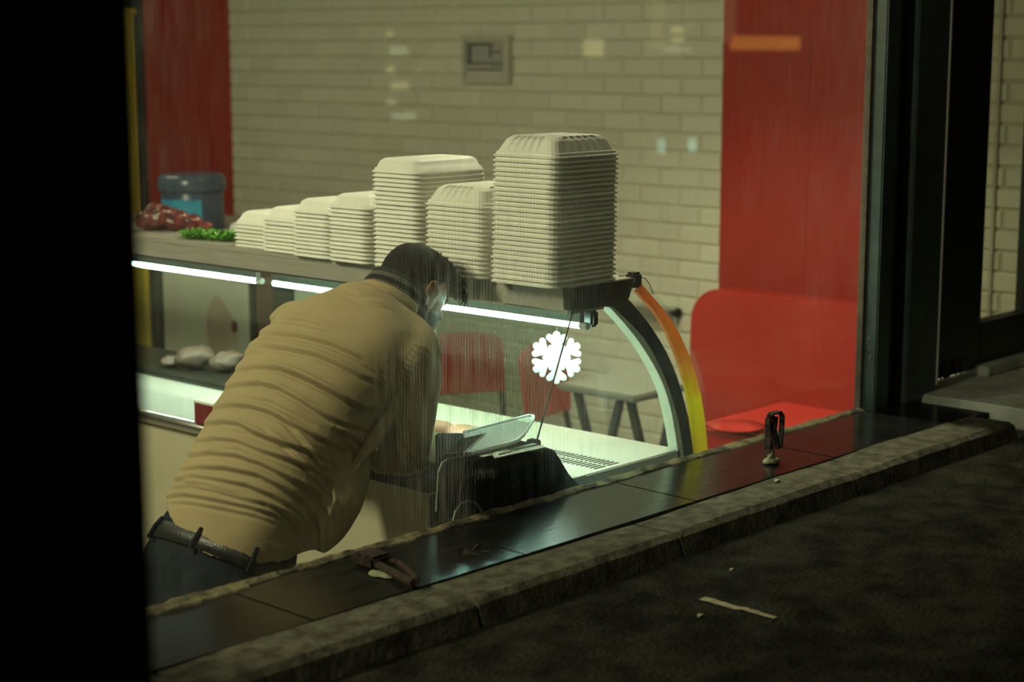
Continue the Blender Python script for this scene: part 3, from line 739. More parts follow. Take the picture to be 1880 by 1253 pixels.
# framed notice on the tiled wall
nz = [at(*p, 0, WX - .02) for p in ((850,64),(938,58),(938,149),(850,153))]
ya, yb, za, zb_ = nz[0].y, nz[1].y, nz[3].z, nz[0].z
fm = empty('framed_notice', (WX - .014, (ya+yb)/2, (za+zb_)/2), 'pale framed notice with grey print on the tiled wall', 'picture')
X0 = WX - .010
MB().box(X0-.012, X0, yb, ya, za, zb_).build('backing', M['picframe'], fm)
fw = .022
for b_ in ((yb, ya, za, za+fw), (yb, ya, zb_-fw, zb_), (yb, yb+fw, za+fw, zb_-fw), (ya-fw, ya, za+fw, zb_-fw)):
    MB().box(X0-.026, X0-.010, *b_).build('frame_bar', M['picframe'], fm, bevel=.003)
def nb(u0, u1, v0, v1, m, d=.0135, name='print_block'):
    MB().box(X0-d, X0-.012, ya+(yb-ya)*u1, ya+(yb-ya)*u0, zb_+(za-zb_)*v1, zb_+(za-zb_)*v0).build(name, m, fm)
nb(.10, .84, .16, .72, M['print2'])
for q in ((.10,.66,.16,.23),(.10,.20,.23,.58),(.56,.62,.23,.48),(.62,.82,.33,.37),(.10,.84,.56,.60),(.10,.84,.70,.735),(.62,.82,.63,.65)): nb(*q, M['print'], .0150)
nb(.22, .55, .27, .31, M['print2'], .0155); 
# vent grille on the wall
g0, g1 = at(1150, 562, 0, WX - .02), at(1246, 594, 0, WX - .02)
vg = empty('wall_heater', (WX - .03, (g0.y+g1.y)/2, g1.z), 'small grey wall heater with an upright-slat grille, seen past the curved arm', 'heater')
MB().box(WX-.05, WX-.012, g1.y, g0.y, g1.z, g0.z + .02).build('case', M['print2'], vg, bevel=.004)
n = 15
for i in range(n):
    y = g1.y + .01 + (g0.y - g1.y - .02)*i/(n-1)
    MB().box(WX-.054, WX-.05, y-.0045, y+.0045, g1.z + .008, g0.z + .01).build('slat', M['darkprint'], vg)
pg = at(1243, 574, 0, WX - .02)
tag(MB().box(WX-.05, WX-.009, pg.y-.02, pg.y+.02, pg.z-.018, pg.z+.018).build('wall_plug', M['blackplastic'], bevel=.006), 'small black plug on the tiled wall beside the heater', 'plug')

def chair(x, y, rz, label, h=.84):
    e = empty('cafe_chair', (x, y, FLOOR), label, 'chair', 'red cafe chairs behind the counter', rot=(0, 0, 0))
    T = Matrix.Translation((x, y, FLOOR)) @ Matrix.Rotation(rz, 4, 'Z')
    def bl(mb, name, m, **k):
        mb.v = [tuple(T @ Vector(v)) for v in mb.v]; return mb.build(name, m, e, **k)
    bl(MB().box(-.21,.21,-.20,.21,.43,.455), 'seat', M['redplastic'], bevel=.012)
    rings = []
    for i in range(9):
        u = -1 + 2*i/8; xx = .20*u; yy = .20 + .03*(1-u*u); hz = h - .03*u*u
        rings.append([(xx, yy, .56), (xx, yy+.018, .56), (xx, yy+.05, hz), (xx, yy+.032, hz)])
    bl(MB().loft(rings), 'backrest', M['redplastic'], bevel=.005)
    for sx in (-1, 1):
        bl(MB().tube([(sx*.19,-.18,.43),(sx*.21,-.22,0)], .014), 'leg', M['darkmetal'])
        bl(MB().tube([(sx*.19,.235,.60),(sx*.19,.20,.43),(sx*.21,.26,0)], .014), 'leg', M['darkmetal'])
    return e
def place(px, py, X): return at(px, py, 0, X)
q = place(880, 690, 5.08); chair(5.08, q.y, R(-25), 'red cafe chair seen through the case right beside the face', .82)
q = place(1150, 650, 5.12); chair(5.12, max(q.y, 1.72), R(16), 'red cafe chair seen through the case behind the snowflake', .86)
# white table
tq = at(1165, 728, 0, 4.42)
tbm = empty('white_table', (4.62, tq.y + .1, FLOOR), 'white cafe table with dark crossed legs seen through the case', 'table')
tx, ty, tzt = 4.42, tq.y, tq.z
MB().box(tx, tx + .34, ty + .0, ty + .34, tzt - .025, tzt).build('tabletop', M['tabletop'], tbm, bevel=.006)
for yy in (ty + .05, ty + .28):
    for s in (-1, 1):
        MB().tube([(tx + .17 - s*.15, yy + s*.018, FLOOR), (tx + .17 + s*.15, yy + s*.018, tzt - .025)], .017).build('crossed_leg', M['darkmetal'], tbm)
# red booth seat by the window end of the wall, red table before it
bo = empty('booth_seat', (5.3, .95, FLOOR), 'red booth seat with a tall rounded back against the wall', 'booth')
pts = []; yL, zT = at(1263, 640, 0, 5.3).y, at(1300, 531, 0, 5.3).z
y0b, rr = .35, .13
prof = [(y0b, FLOOR), (y0b, zT)] + [(yL - rr + rr*math.sin(a), zT - rr + rr*math.cos(a)) for a in [math.pi/2*i/8 for i in range(9)]] + [(yL + .02, FLOOR)]
MB().prism([Vector((5.3, y, z)) for y, z in prof], (.12, 0, 0)).build('backrest', M['redplastic'], bo, bevel=.015)
MB().box(4.86, 5.30, y0b, yL, FLOOR, -.55).build('seat', M['redplastic'], bo, bevel=.02)
ta, tb_, tcn = at(1296, 777, 2, -.15), at(1432, 739, 2, -.15), at(1330, 860, 2, -.15)
rt = empty('red_table', (4.55, .40, FLOOR), 'glossy red table just inside the window under the red wall', 'table')
MB().box(ta.x - .03, tb_.x + .02, .12, ta.y + .02, -.185, -.15).build('tabletop', M['redplastic'], rt, bevel=.012)
MB().tube([(4.53, .38, FLOOR + .02), (4.53, .38, -.185)], .035, 12).build('pedestal', M['darkmetal'], rt)
MB().lathe([(.22, 0), (.22, .012), (.05, .03)], (4.53, .38, FLOOR), 24).build('foot_plate', M['darkmetal'], rt)
dq = at(1352, 790, 2, -.15)  # dish shape added to stand for the oval glow on the tabletop
tag(MB().lathe([(.05, 0), (.085, .012), (.088, .014), (.05, .004)], (dq.x, dq.y, -.15), 28).build('red_glow_disc', M['redplastic'], smooth=True), 'small red dish shape added for the oval glow on the red table', 'dish')

# =================================================================== THINGS ON THE LEDGE AND PAVEMENT
hp = at(1416, 850, 2, 0)
hk = empty('upright_hasp', (hp.x, hp.y, 0), 'rusty folded iron hasp standing upright in mortar on the ledge', 'hasp')
def hpt(px, py, dy=0): return at(px, py, 1, hp.y + dy)
m_ = MB().ell((hp.x, hp.y, .004), ((.028,0,0),(0,.018,0),(0,0,.008)), 16, 8).ell((hp.x-.001, hp.y, .015), ((.010,0,0),(0,.009,0),(0,0,.022)), 12, 8)
me = m_.mesh('mortar_base', True)
for v in me.vertices: v.co += Vector((1,1,.5)) * .004 * mnoise.noise(v.co*120)
for v in me.vertices: v.co.z = max(v.co.z, .0003)
link('mortar_base', me, M['mortar'], hk)
def strap(pts, wd, th, name):
    pts = [Vector(p) for p in pts]; rings = []
    for i, p in enumerate(pts):
        t = (pts[min(i+1,len(pts)-1)] - pts[max(i-1,0)]).normalized(); s = Vector((0,1,0)); nrm = t.cross(s).normalized()
        rings.append([p - s*wd/2 - nrm*th/2, p + s*wd/2 - nrm*th/2, p + s*wd/2 + nrm*th/2, p - s*wd/2 + nrm*th/2])
    return MB().loft(rings).build(name, M['rust'], hk)
strap([hpt(1409,834,.006), hpt(1410,800,.006), hpt(1411,770,.006), hpt(1417,759,.006), hpt(1423,758,.006)], .018, .004, 'hinge_leaf')
strap([hpt(1419,846), hpt(1415,815), hpt(1410,780), hpt(1411,768), hpt(1418,760), hpt(1425,756)], .012, .004, 'hinge_leaf')
strap([hpt(1421,760,-.004), hpt(1431,756,-.004), hpt(1436,764,-.004), hpt(1435,785,-.004), hpt(1432,822,-.004)], .014, .004, 'hasp_arm')
strap([hpt(1424,765,-.004), hpt(1421,790,-.004), hpt(1428,824,-.004)], .012, .007, 'hasp_arm')
MB().tube([hpt(1412,764,-.02), hpt(1412,764,.02)], .005, 10).build('hinge_pin', M['rust'], hk)

lp = [at(px, py, 2, .008) for px, py in ((688,1015),(700,1040),(725,1050),(764,1062))]
lh = empty('fallen_hasp', (lp[0].x, lp[0].y, 0), 'rusty iron hasp lying flat on the dark ledge in the shadow', 'hasp')
def flat(pts, rad, name): return MB().tube(pts, rad, 8).build(name, M['rust'], lh)
A = [at(px, py, 2, .010) for px, py in ((690,1036),(712,1047),(740,1062),(760,1071))]
B = [at(px, py, 2, .010) for px, py in ((708,1030),(732,1034),(752,1050),(764,1062))]
flat(A, .0085, 'hasp_side'); flat(B, .0065, 'hasp_side'); flat([A[-1], B[-1]], .008, 'hasp_end')
c = at(697, 1028, 2, .012)
MB().box(c.x-.035, c.x+.02, c.y-.018, c.y+.045, .0005, .026).build('hinge_block', M['rust'], lh, bevel=.006)
m_ = at(700, 1056, 2, 0)
me = MB().ell((m_.x, m_.y, .001), ((.020,0,0),(0,.03,0),(0,0,.004)), 14, 8).mesh('mortar_smear', True)
for v in me.vertices: v.co += Vector((1,1,.3))*.006*mnoise.noise(v.co*70); v.co.z = max(v.co.z, .0003)
link('mortar_smear', me, M['mortar'], lh)

p = at(845, 1021, 2, .001)
lf = empty('dry_leaf', p, 'torn dry leaf on the brightly lit patch of the ledge', 'leaf')
c0 = Vector((p.x, p.y, .0015))
MB().add([c0, c0 + Vector((.010,-.012,.002)), c0 + Vector((.030,-.028,.001)), c0 + Vector((.012,-.002,.014)), c0 + Vector((-.004,.006,.012))], [(0,1,3,4),(1,2,3)]).build('blade', M['leaf'], lf)
MB().tube([c0 + Vector((.028,-.026,.002)), c0 + Vector((.042,-.036,.002)), c0 + Vector((.050,-.038,.002))], .0014, 5).build('stem', M['leaf'], lf)
p = at(868, 1012, 2, .001); c0 = Vector((p.x, p.y, .0015))
lf2 = empty('dry_twig', p, 'thin dark forked twig beside the torn leaf', 'twig')
MB().tube([c0 + Vector((-.022,.012,.001)), c0, c0 + Vector((.024,.008,.004)), c0 + Vector((.034,.010,.003))], [.001,.003,.0035,.001], 6).build('main_stem', M['leaf'], lf2)
MB().tube([c0 + Vector((-.012,-.004,.001)), c0 + Vector((.008,-.016,.002)), c0 + Vector((.014,-.036,.001))], .0012, 5).build('side_stem', M['leaf'], lf2)
# paper strip on the pavement
def ztop(x, y):
    return PAVE - .004 + .010*mnoise.noise((x*5,y*5,0)) + .005*mnoise.noise((x*17,y*17,3)) + .0025*mnoise.noise((x*50,y*50,7)) + .003
pa, pb_ = at(1290, 1098, 2, PAVE), at(1424, 1136, 2, PAVE); rings = []
for i in range(15):
    t = i/14; c0 = pa.lerp(pb_, t); s = Vector((-(pb_-pa).y, (pb_-pa).x, 0)).normalized() * (.010 + .003*mnoise.noise((t*9,2,2))) * (1 - .5*t)
    z = max(ztop(c0.x, c0.y), ztop(c0.x + s.x, c0.y + s.y), ztop(c0.x - s.x, c0.y - s.y)) - .001; rings.append([Vector((c0.x-s.x, c0.y-s.y, z)), Vector((c0.x+s.x, c0.y+s.y, z)), Vector((c0.x+s.x, c0.y+s.y, z+.0015)), Vector((c0.x-s.x, c0.y-s.y, z+.0015))])
tag(MB().loft(rings).build('paper_strip', M['oldpaper']), 'long torn strip of pale paper lying on the pavement', 'paper')
for px, py, s, l in ((1285, 1129, .008, 'small pale scrap on the pavement below the paper strip'), (1343, 1041, .006, 'tiny pale scrap standing on the pavement above the paper strip'), (1426, 884, .010, 'pale scrap lying on the kerb below the upright hasp')):
    z = 0 if py < 900 else PAVE
    p = at(px, py, 2, z); zz = ztop(p.x, p.y) - .001 if z < 0 else .0005
    tag(MB().prism([(p.x-s,p.y-s*.6,zz),(p.x+s,p.y-s*.3,zz),(p.x+s*.7,p.y+s*.8,zz),(p.x-s*.5,p.y+s*.5,zz)], (0,0,.0025)).build('paper_scrap', M['oldpaper']), l, 'scrap', 'pale scraps on the ground')

# =================================================================== ACROSS THE STREET (seen only as reflections in the pane)
def mirror(px, py, D):
    p = at(px, py, 1, D); return Vector((p.x, -p.y, p.z))
BD = 9.0
bl_ = empty('opposite_building', (11, -9.2, PAVE - .06), 'dark building across the street with small lit windows', 'building')
MB().box(4.5, 16, -9.6, -9.05, PAVE - .06, 6.5).build('facade', M['concrete'], bl_)
def lit(px0, py0, px1, py1, m, name):
    a, b_ = mirror(px0, py0, BD), mirror(px1, py1, BD)
    MB().box(min(a.x,b_.x), max(a.x,b_.x), -9.05, -9.0, min(a.z,b_.z), max(a.z,b_.z)).build(name, m, bl_)
for (x0, y0, x1, y1, k) in ((716,58,724,66,'lit_yellow'),(724,86,750,100,'lit_pale'),(716,122,726,134,'lit_yellow'),(726,151,752,164,'lit_yellow'),(718,184,728,193,'lit_yellow'),(728,208,764,219,'lit_pale'),(768,58,774,66,'dim_yellow'),(768,124,776,134,'dim_yellow'),(790,92,798,100,'dim_yellow'),(1080,72,1110,104,'lit_yellow'),(1204,-20,1222,88,'dim_yellow'),(1240,50,1255,60,'lit_yellow'),(1242,69,1257,78,'lit_yellow'),(1268,43,1280,52,'dim_yellow'),(1228,88,1268,94,'lit_pale'),(1334,-20,1350,80,'dim_yellow')):
    lit(x0, y0, x1, y1, M[k], 'lit_window')
M['glint_cyan'] = emit('cyan_glint_light', (.55, 1, .85), 3.5)
lit(1216, 256, 1222, 281, M['glint_cyan'], 'glint_emitter'); lit(1272, 256, 1279, 284, M['glint_cyan'], 'glint_emitter')  # emitters added so the pane shows two cyan glints
lit(1348, 66, 1470, 92, M['sign_orange'], 'lit_sign')

# =================================================================== PERSON
MY = .468
def lean(x, z): return x - .095*min(1, max(0, (.30 - z)/.45))
pr = empty('person', (2.30, MY, FLOOR), 'person in a khaki shirt and dark jeans leaning over the counter', 'person')
SP = [(lean(x, z), z, a, b_) for x, z, a, b_ in ((2.37,-.17,.198,.134),(2.41,-.085,.198,.132),(2.455,.01,.196,.130),(2.517,.105,.206,.134),(2.587,.195,.222,.140),(2.655,.275,.232,.138),(2.722,.345,.216,.112),(2.765,.392,.136,.084),(2.792,.425,.074,.066))]
def body_rings(sp, sa, sb, n=32, p=2.3):
    out = []
    for i, (x, z, a, b_) in enumerate(sp):
        x0, z0_ = sp[max(i-1,0)][:2]; x1, z1 = sp[min(i+1,len(sp)-1)][:2]
        t = Vector((x1-x0, 0, z1-z0_)).normalized(); nn = Vector((-t.z, 0, t.x))
        ring = []
        for k in range(n):
            c_, s_ = math.cos(2*math.pi*k/n), math.sin(2*math.pi*k/n)
            e = (abs(c_)**p + abs(s_)**p) ** (-1/p)
            ring.append(Vector((x, MY, z)) + Vector((0,1,0))*a*sa*c_*e + nn*b_*sb*s_*e)
        out.append(ring)
    return out
def limb(mb, pts, rad, n=20):
    # dense smooth tube
    P = [Vector(p) for p in pts]; out = []; rs = []
    for i in range(len(P)-1):
        for k in range(6):
            u = k/6; p0, p1, p2, p3 = P[max(i-1,0)], P[i], P[i+1], P[min(i+2,len(P)-1)]
            out.append(.5*((2*p1)+(p2-p0)*u+(2*p0-5*p1+4*p2-p3)*u*u+(3*p1-p0-3*p2+p3)*u**3)); rs.append(rad[i]+(rad[i+1]-rad[i])*u)
    out.append(P[-1]); rs.append(rad[-1])
    mb.tube(out, rs, n); mb.ell(P[0], ((rad[0],0,0),(0,rad[0],0),(0,0,rad[0])), 16, 10); mb.ell(P[-1], ((rad[-1],0,0),(0,rad[-1],0),(0,0,rad[-1])), 16, 10)
    return mb
rsh = at(757, 668, 1, .268); rel = at(742, 832, 1, .285); rwr = at(822, 822, 1, .43)
lsh = Vector((2.700, MY + .190, .335)); lel = Vector((2.80, MY + .21, .075)); lwr = at(816, 792, 1, .56)
rel2 = at(700, 846, 1, .30)
# ---- body: one continuous surface
HC = at(757, 535, 1, MY - .005); PT = R(27)
hf = Vector((math.cos(PT)*math.cos(R(-4)), math.sin(R(-4)), -math.sin(PT))); hl = Vector((0,1,0)) - hf*hf.y; hl.normalize(); hu = hf.cross(hl).normalized()
if hu.z < 0: hu = -hu
def HP(f, l, u): return HC + hf*f + hl*l + hu*u
bd = MB()
bd.loft(body_rings([(x, z, a*(.84 if z < 0 else .93), b_*(.82 if z < 0 else .92)) for x, z, a, b_ in SP], 1, 1))
NB = Vector((2.782, MY, .405))
bd.tube([NB - Vector((.03,0,.04)), NB, HP(-.018,0,-.07), HP(-.008,0,-.02)], [.070,.062,.058,.058], 20)
bd.ell(HP(-.004,0,.006), (hf*.094, hl*.075, hu*.090), 28, 18)                 # cranium
bd.ell(HP(.034,0,-.050), (hf*.056, hl*.060, hu*.066), 24, 16)                 # face
bd.ell(HP(.042,0,-.092), (hf*.042, hl*.042, hu*.028), 20, 12)                 # chin
for s in (-1, 1):
    bd.tube([HP(-.012,s*.058,-.058), HP(.02,s*.052,-.088), HP(.055,s*.022,-.104)], [.016,.017,.014], 10)     # jaw line
    bd.ell(HP(.066,s*.034,-.034), (hf*.018, hl*.020, hu*.014), 12, 8)         # cheek bone
bd.ell(HP(.080,0,.008), (hf*.012, hl*.048, hu*.012), 14, 8)                   # brow
bd.tube([HP(.082,0,-.004), HP(.098,0,-.030), HP(.106,0,-.042), HP(.088,0,-.050)], [.008,.010,.013,.009], 10)  # nose
bd.ell(HP(.084,0,-.068), (hf*.010, hl*.024, hu*.006), 12, 8); bd.ell(HP(.082,0,-.077), (hf*.010, hl*.022, hu*.007), 12, 8)   # lips
for s in (-1, 1):                                                             # ears
    c = HP(-.004, s*.076, -.012); o_ = (hl*s*.72 - hf*.55).normalized()
    path = []
    for k in range(15):
        a = R(-65 + 300*k/14); path.append(c + hu*(.036*math.sin(a) + .002) + (hf*math.cos(a))*.0195*(1.0 if math.sin(a) > 0 else .72) + o_*(.010 + .006*math.sin(a) - .008*math.cos(a)))
    bd.tube(path, [.0046]*15, 8)
    bd.ell(c + o_*.004, (hf*.016, hu*.033, o_*.005), 14, 8); bd.ell(c - hu*.034 + hf*.004 + o_*.004, (hf*.008, hu*.009, o_*.0045), 10, 8)
limb(bd, [rsh, rsh.lerp(rel, .5), rel], [.050,.045,.038]); limb(bd, [rel, rel.lerp(rwr, .4), rwr], [.040,.039,.027])
limb(bd, [lsh, lsh.lerp(lel, .5), lel], [.050,.045,.038]); limb(bd, [lel, lel.lerp(lwr, .4), lwr], [.040,.039,.027])
for s in (-1, 1):
    hp_ = Vector((2.28, MY + s*.085, -.20)); kn = Vector((2.29, MY + s*.10, -.56)); an = Vector((2.15, MY + s*.11, FLOOR + .09))
    limb(bd, [hp_, hp_.lerp(kn,.5), kn, kn.lerp(an,.5), an], [.085,.075,.055,.050,.036])
    bd.ell(an + Vector((.07,0,-.05)), ((.12,0,0),(0,.042,0),(0,0,.036)), 16, 10)
def hand(mb, wr, d, n_, side, curl, spread=1.0):
    """palm and five bent fingers; d along the hand, n_ out of the back of the hand, side = thumb side"""
    d = d.normalized(); s = d.cross(n_).normalized()*side; n_ = s.cross(d).normalized()*side
    if n_.dot(Vector((0,0,1))) < 0: n_ = -n_
    pc = wr + d*.052
    mb.ell(pc, (d*.056, s*.040, n_*.016), 18, 12)
    for i, (o_, L_) in enumerate(((.030,.076),(.010,.086),(-.011,.080),(-.030,.064))):
        b0 = wr + d*(.088 - abs(o_ - .008)*.28) + s*o_; a = 0; p = b0; pts = [wr + d*.05 + s*o_*.9, p]
        for k, fr_ in enumerate((.46, .30, .24)):
            a += curl*(.8, 1.0, .7)[k]; p = p + (d*math.cos(a) - n_*math.sin(a))*L_*fr_ + s*o_*.06*spread; pts.append(p)
        mb.tube(pts, [.0105,.0098,.0092,.0085,.0068], 10); mb.ell(pts[-1], (d*.0068, s*.0068, n_*.0068), 8, 6)
    t0 = wr + d*.022 + s*.026; pts = [t0, t0 + d*.030 + s*.020 - n_*.006, t0 + d*.056 + s*.026 - n_*.016, t0 + d*.078 + s*.018 - n_*.022]
    mb.tube(pts, [.014,.0125,.0105,.008], 10); mb.ell(pts[-1], (d*.008, s*.008, n_*.008), 8, 6)
hand(bd, rwr, at(850, 815, 1, .50) - rwr, Vector((-.2,-.3,1)), 1, .55)
hand(bd, lwr, at(862, 796, 1, .50) - lwr, Vector((-.2,.1,1)), -1, .40)
bme = remesh(bd.mesh('body'), .0048, 3, .5)
cc = coords(bme)
rel_ = cc - np.array(HC); cf, cl, cu = rel_ @ np.array(hf), rel_ @ np.array(hl), rel_ @ np.array(hu)
beard = (cu < -.035) & (cu > -.14) & (cf > .0) & (cf + .45*cu > -.055) & ~((cf > .085) & (cu > -.062))
bo_ = link('body', bme, [M['skin'], M['stubble']], pr)
pf = np.zeros(len(bme.polygons), dtype=np.int32)
lv = np.empty(len(bme.loops), dtype=np.int32); bme.loops.foreach_get('vertex_index', lv)
ls = np.empty(len(bme.polygons), dtype=np.int32); bme.polygons.foreach_get('loop_start', ls)
pf[beard[lv[ls]]] = 1; bme.polygons.foreach_set('material_index', pf)
for s in (-1, 1):
    MB().ell(HP(.066, s*.029, -.010), (hf*.011, hl*.012, hu*.010), 14, 10).build('eye', M['eye'], pr, smooth=True)

# ---- hair: shell that emerges from the scalp, thin at the nape and sides, thick on top, with a fringe
hm = MB(); n, m2 = 72, 44; rings = []
for i in range(1, m2):
    th = math.pi*i/m2; ring = []
    for k in range(n):
        ph = 2*math.pi*k/n; d = Vector((math.sin(th)*math.cos(ph), math.sin(th)*math.sin(ph), math.cos(th)))
        f_, l_, u_ = d
        # hairline: front above the brow, sides down before the ears, nape low
        line = .18 + .34*max(0, f_)**1.2 if f_ > .25 else (-.60 if f_ < -.25 else -.60 + (f_+.25)*1.6)
        if abs(l_) > .6 and -.30 < f_ < .30: line = max(line, -.05)
        g = max(0, min(1, (u_ - line)/.22))
        top = max(0, min(1, (u_ + .05 + .35*f_)/.7))
        th_ = -.010 + g*(.0125 + .016*top) + (.007*max(0, f_)*g*top)
        q = HP(-.004,0,.006) + hf*f_*(.094+th_) + hl*l_*(.075+th_) + hu*u_*(.090+th_)
        q += d.x*hf*.001*mnoise.noise(q*90)*g + hu*.002*mnoise.noise(q*60)*g*top
        ring.append(q)
    rings.append(ring)
hm.loft(rings)
hme = hm.mesh('hair', True)
ho = link('hair', hme, [M['hair'], M['fade']], pr)
for p_ in hme.polygons:
    r_ = Vector(p_.center) - HC
    if r_.dot(hu) < .018 - .30*max(0, -r_.dot(hf) - .02) and r_.dot(hf) < .05: p_.material_index = 1
fm_ = MB(); rnd = random.Random(8)
for i in range(230):
    l_ = rnd.uniform(-.062, .062); f0 = rnd.uniform(.035, .090); u0 = .105 - 9*max(0, f0-.02)**2 - 6*l_*l_
    p0 = HP(f0 - .01, l_, u0 - .012); L_ = rnd.uniform(.028, .056); up_ = rnd.uniform(.2, 1.0)
    p1 = p0 + hf*L_*.45 + hu*L_*.30*up_ + hl*rnd.uniform(-.012,.012); p2 = p1 + hf*L_*.35 - hu*L_*rnd.uniform(.10,.5) + hl*rnd.uniform(-.014,.014); p3 = p2 + hf*L_*.08 - hu*L_*rnd.uniform(.2,.6) + hl*rnd.uniform(-.01,.01)
    fm_.tube([p0, p1, p2, p3], [.0042,.0045,.0034,.0008], 5)
for i in range(60):
    l_ = rnd.uniform(-.055, .0); f0 = rnd.uniform(.02, .07); p0 = HP(f0, l_, .098 - 6*l_*l_ - 7*max(0,f0-.02)**2)
    p1 = p0 + hu*rnd.uniform(.008,.020) + hf*rnd.uniform(-.004,.014) + hl*rnd.uniform(-.006,.006)
    fm_.tube([p0 - hu*.006, p0.lerp(p1,.6), p1], [.004,.003,.0006], 5)
fm_.build('fringe', M['hair'], ho, smooth=True)

# ---- shirt
sh = MB()
sh.loft(body_rings(SP, 1.0, 1.0))
limb(sh, [rsh + Vector((-.012,.03,-.01)), rsh, rsh.lerp(rel, .5) + Vector((.006,0,0)), rel], [.060,.062,.063,.058])
limb(sh, [Vector((2.755, MY, .375)), Vector((2.745, (MY+rsh.y)/2, .345)), rsh + Vector((-.012,.02,-.005))], [.075,.074,.058])
limb(sh, [at(728, 600, 1, .40), at(752, 614, 1, .34), at(770, 642, 1, .285), rsh], [.050,.050,.050,.060])
limb(sh, [Vector((2.755, MY, .375)), Vector((2.735, (MY+lsh.y)/2, .345)), lsh], [.075,.074,.058])
limb(sh, [rel, rel.lerp(rwr, .4), rwr.lerp(rel, .12)], [.058,.052,.036]); limb(sh, [rel + Vector((0,0,-.004)), rel2], [.046,.036])
limb(sh, [lsh + Vector((-.012,-.03,.0)), lsh, lsh.lerp(lel, .5), lel], [.068,.064,.060,.052]); limb(sh, [lel, lel.lerp(lwr, .4), lwr.lerp(lel, .15)], [.052,.048,.034])
# loose tail on the right hip, and the lower back hem
tail = [at(650,862,1,.275), at(628,920,1,.262), at(606,975,1,.262), at(592,1004,1,.270)]
limb(sh, tail, [.040,.050,.038,.020])
sme = remesh(remesh(sh.mesh('shirt'), .010, 12, .6), .0038, 6, .5)
co = coords(sme); no = normals(sme)
# cut the shirt along its hem: keep what lies above a plane across the hips
Zc = np.array([ .0 ])
def project(P):
    d = P - CAM; z = d @ FWD
    return 940 + F_PX*(d @ _r)/z, 626.5 - F_PX*(d @ UPC)/z, z
X_, Y_, Zd = project(co)
facing = np.einsum('ij,ij->i', no, (CAM - co)/np.linalg.norm(CAM - co, axis=1)[:, None])
tr_ = lambda pts: np.array([(280 + x/2.088, 520 + y/2.088) for x, y in pts])
folds = [([(415,155),(480,138),(560,142),(640,160),(720,175)],.8),([(385,200),(450,195),(560,205),(680,235),(800,290),(880,350),(930,420)],1.),([(355,250),(430,245),(520,255),(620,275),(700,310),(800,360),(900,400)],1.),
 ([(335,285),(380,265),(440,262)],.7),([(310,335),(400,325),(480,330),(560,355),(650,400),(740,455),(830,500)],1.),([(500,335),(600,380),(700,430),(800,480),(900,490)],.8),
 ([(265,405),(330,392),(410,388),(480,405),(560,450),(640,500),(720,540),(800,560)],1.),([(225,485),(300,472),(370,475),(450,500),(540,550),(640,600),(740,640)],1.),
 ([(195,545),(270,535),(330,545),(400,580),(500,620),(600,650),(690,700)],1.1),([(165,610),(240,600),(320,610),(420,650),(520,680),(620,720),(700,780)],1.),
 ([(130,665),(220,655),(320,665),(420,700),(520,750),(600,800),(650,860)],1.),([(100,720),(180,710),(280,715),(400,740),(500,790),(580,840),(620,900)],1.),
 ([(80,755),(160,745),(260,760),(360,780),(460,820),(560,880),(620,960)],.9),([(50,790),(140,780),(240,800),(340,830),(430,850),(520,890),(600,960)],.8),
 ([(25,826),(120,816),(250,838),(370,862),(470,892),(560,945)],.8),([(60,842),(150,846),(280,868),(400,895),(480,925)],.5),([(40,770),(110,762),(200,772),(300,800),(380,822)],.6),([(230,640),(330,640),(430,672),(520,720)],.6),([(280,560),(360,575),(450,610),(540,645)],.6),([(350,440),(450,455),(540,500),(620,545)],.6),([(470,860),(540,910),(590,985)],.9),([(640,690),(680,760),(690,830),(670,900)],.9),
 ([(500,520),(560,590),(640,690),(700,740)],.9),([(430,560),(520,640),(600,720),(660,800)],.9),([(700,560),(780,600),(820,640)],1.),([(560,760),(640,820),(680,900)],1.),([(600,860),(640,940),(640,1000)],1.),
 ([(930,430),(905,490),(850,570),(800,640),(780,700)],2.6),([(740,600),(790,660),(760,730)],1.),([(1090,235),(1102,290),(1085,340)],.9),([(1100,330),(1090,390),(1070,430)],.8),([(950,600),(1000,680),(1080,700)],.8),([(930,640),(960,700),(1040,735)],.7),
 ([(735,20),(790,45),(860,55)],.7),([(745,45),(800,70),(900,95)],.6)]
for k in range(11):
    t = k/10; x, y = 1035 + (925-1035)*t, 252 + (425-252)*t; folds.append(([(x-24,y-14),(x+6,y+4),(x+26,y+18)], .42))
disp = np.zeros(len(co)); V = facing > -.1
px, py = X_[V], Y_[V]; dv = np.zeros(V.sum())
for pts, amp in folds:
    P = tr_(pts); bd_ = np.full(len(px), 1e9); sg = np.zeros(len(px)); tt = np.zeros(len(px)); small = amp < .5
    seg = np.linalg.norm(np.diff(P, axis=0), axis=1); cum = np.concatenate(([0], np.cumsum(seg)))
    for i in range(len(P)-1):
        a, b_ = P[i], P[i+1]; ab = b_-a; u = np.clip(((px-a[0])*ab[0] + (py-a[1])*ab[1])/(ab@ab), 0, 1)
        dx, dy = px-(a[0]+u*ab[0]), py-(a[1]+u*ab[1]); dd = np.hypot(dx, dy); k_ = dd < bd_
        bd_ = np.where(k_, dd, bd_); sg = np.where(k_, np.sign(ab[0]*dy - ab[1]*dx), sg); tt = np.where(k_, (cum[i]+u*seg[i])/cum[-1], tt)
    d = -bd_*sg * (1.6 if small else 1.0)           # positive above the crease
    env = np.sin(np.pi*np.clip(tt*.94+.03, 0, 1))**.55
    dv += 1.25*amp*env*(.0058*np.exp(-((d-5.0)/5.0)**2) + .0022*np.exp(-((d-12)/9.0)**2) - .0052*np.exp(-((d+3.2)/3.6)**2))
disp[V] = dv
rn = np.array([mnoise.noise((p[0]*14, p[1]*9, p[2]*14)) for p in co])
disp += .0028*rn
co2 = co + no*disp[:, None]
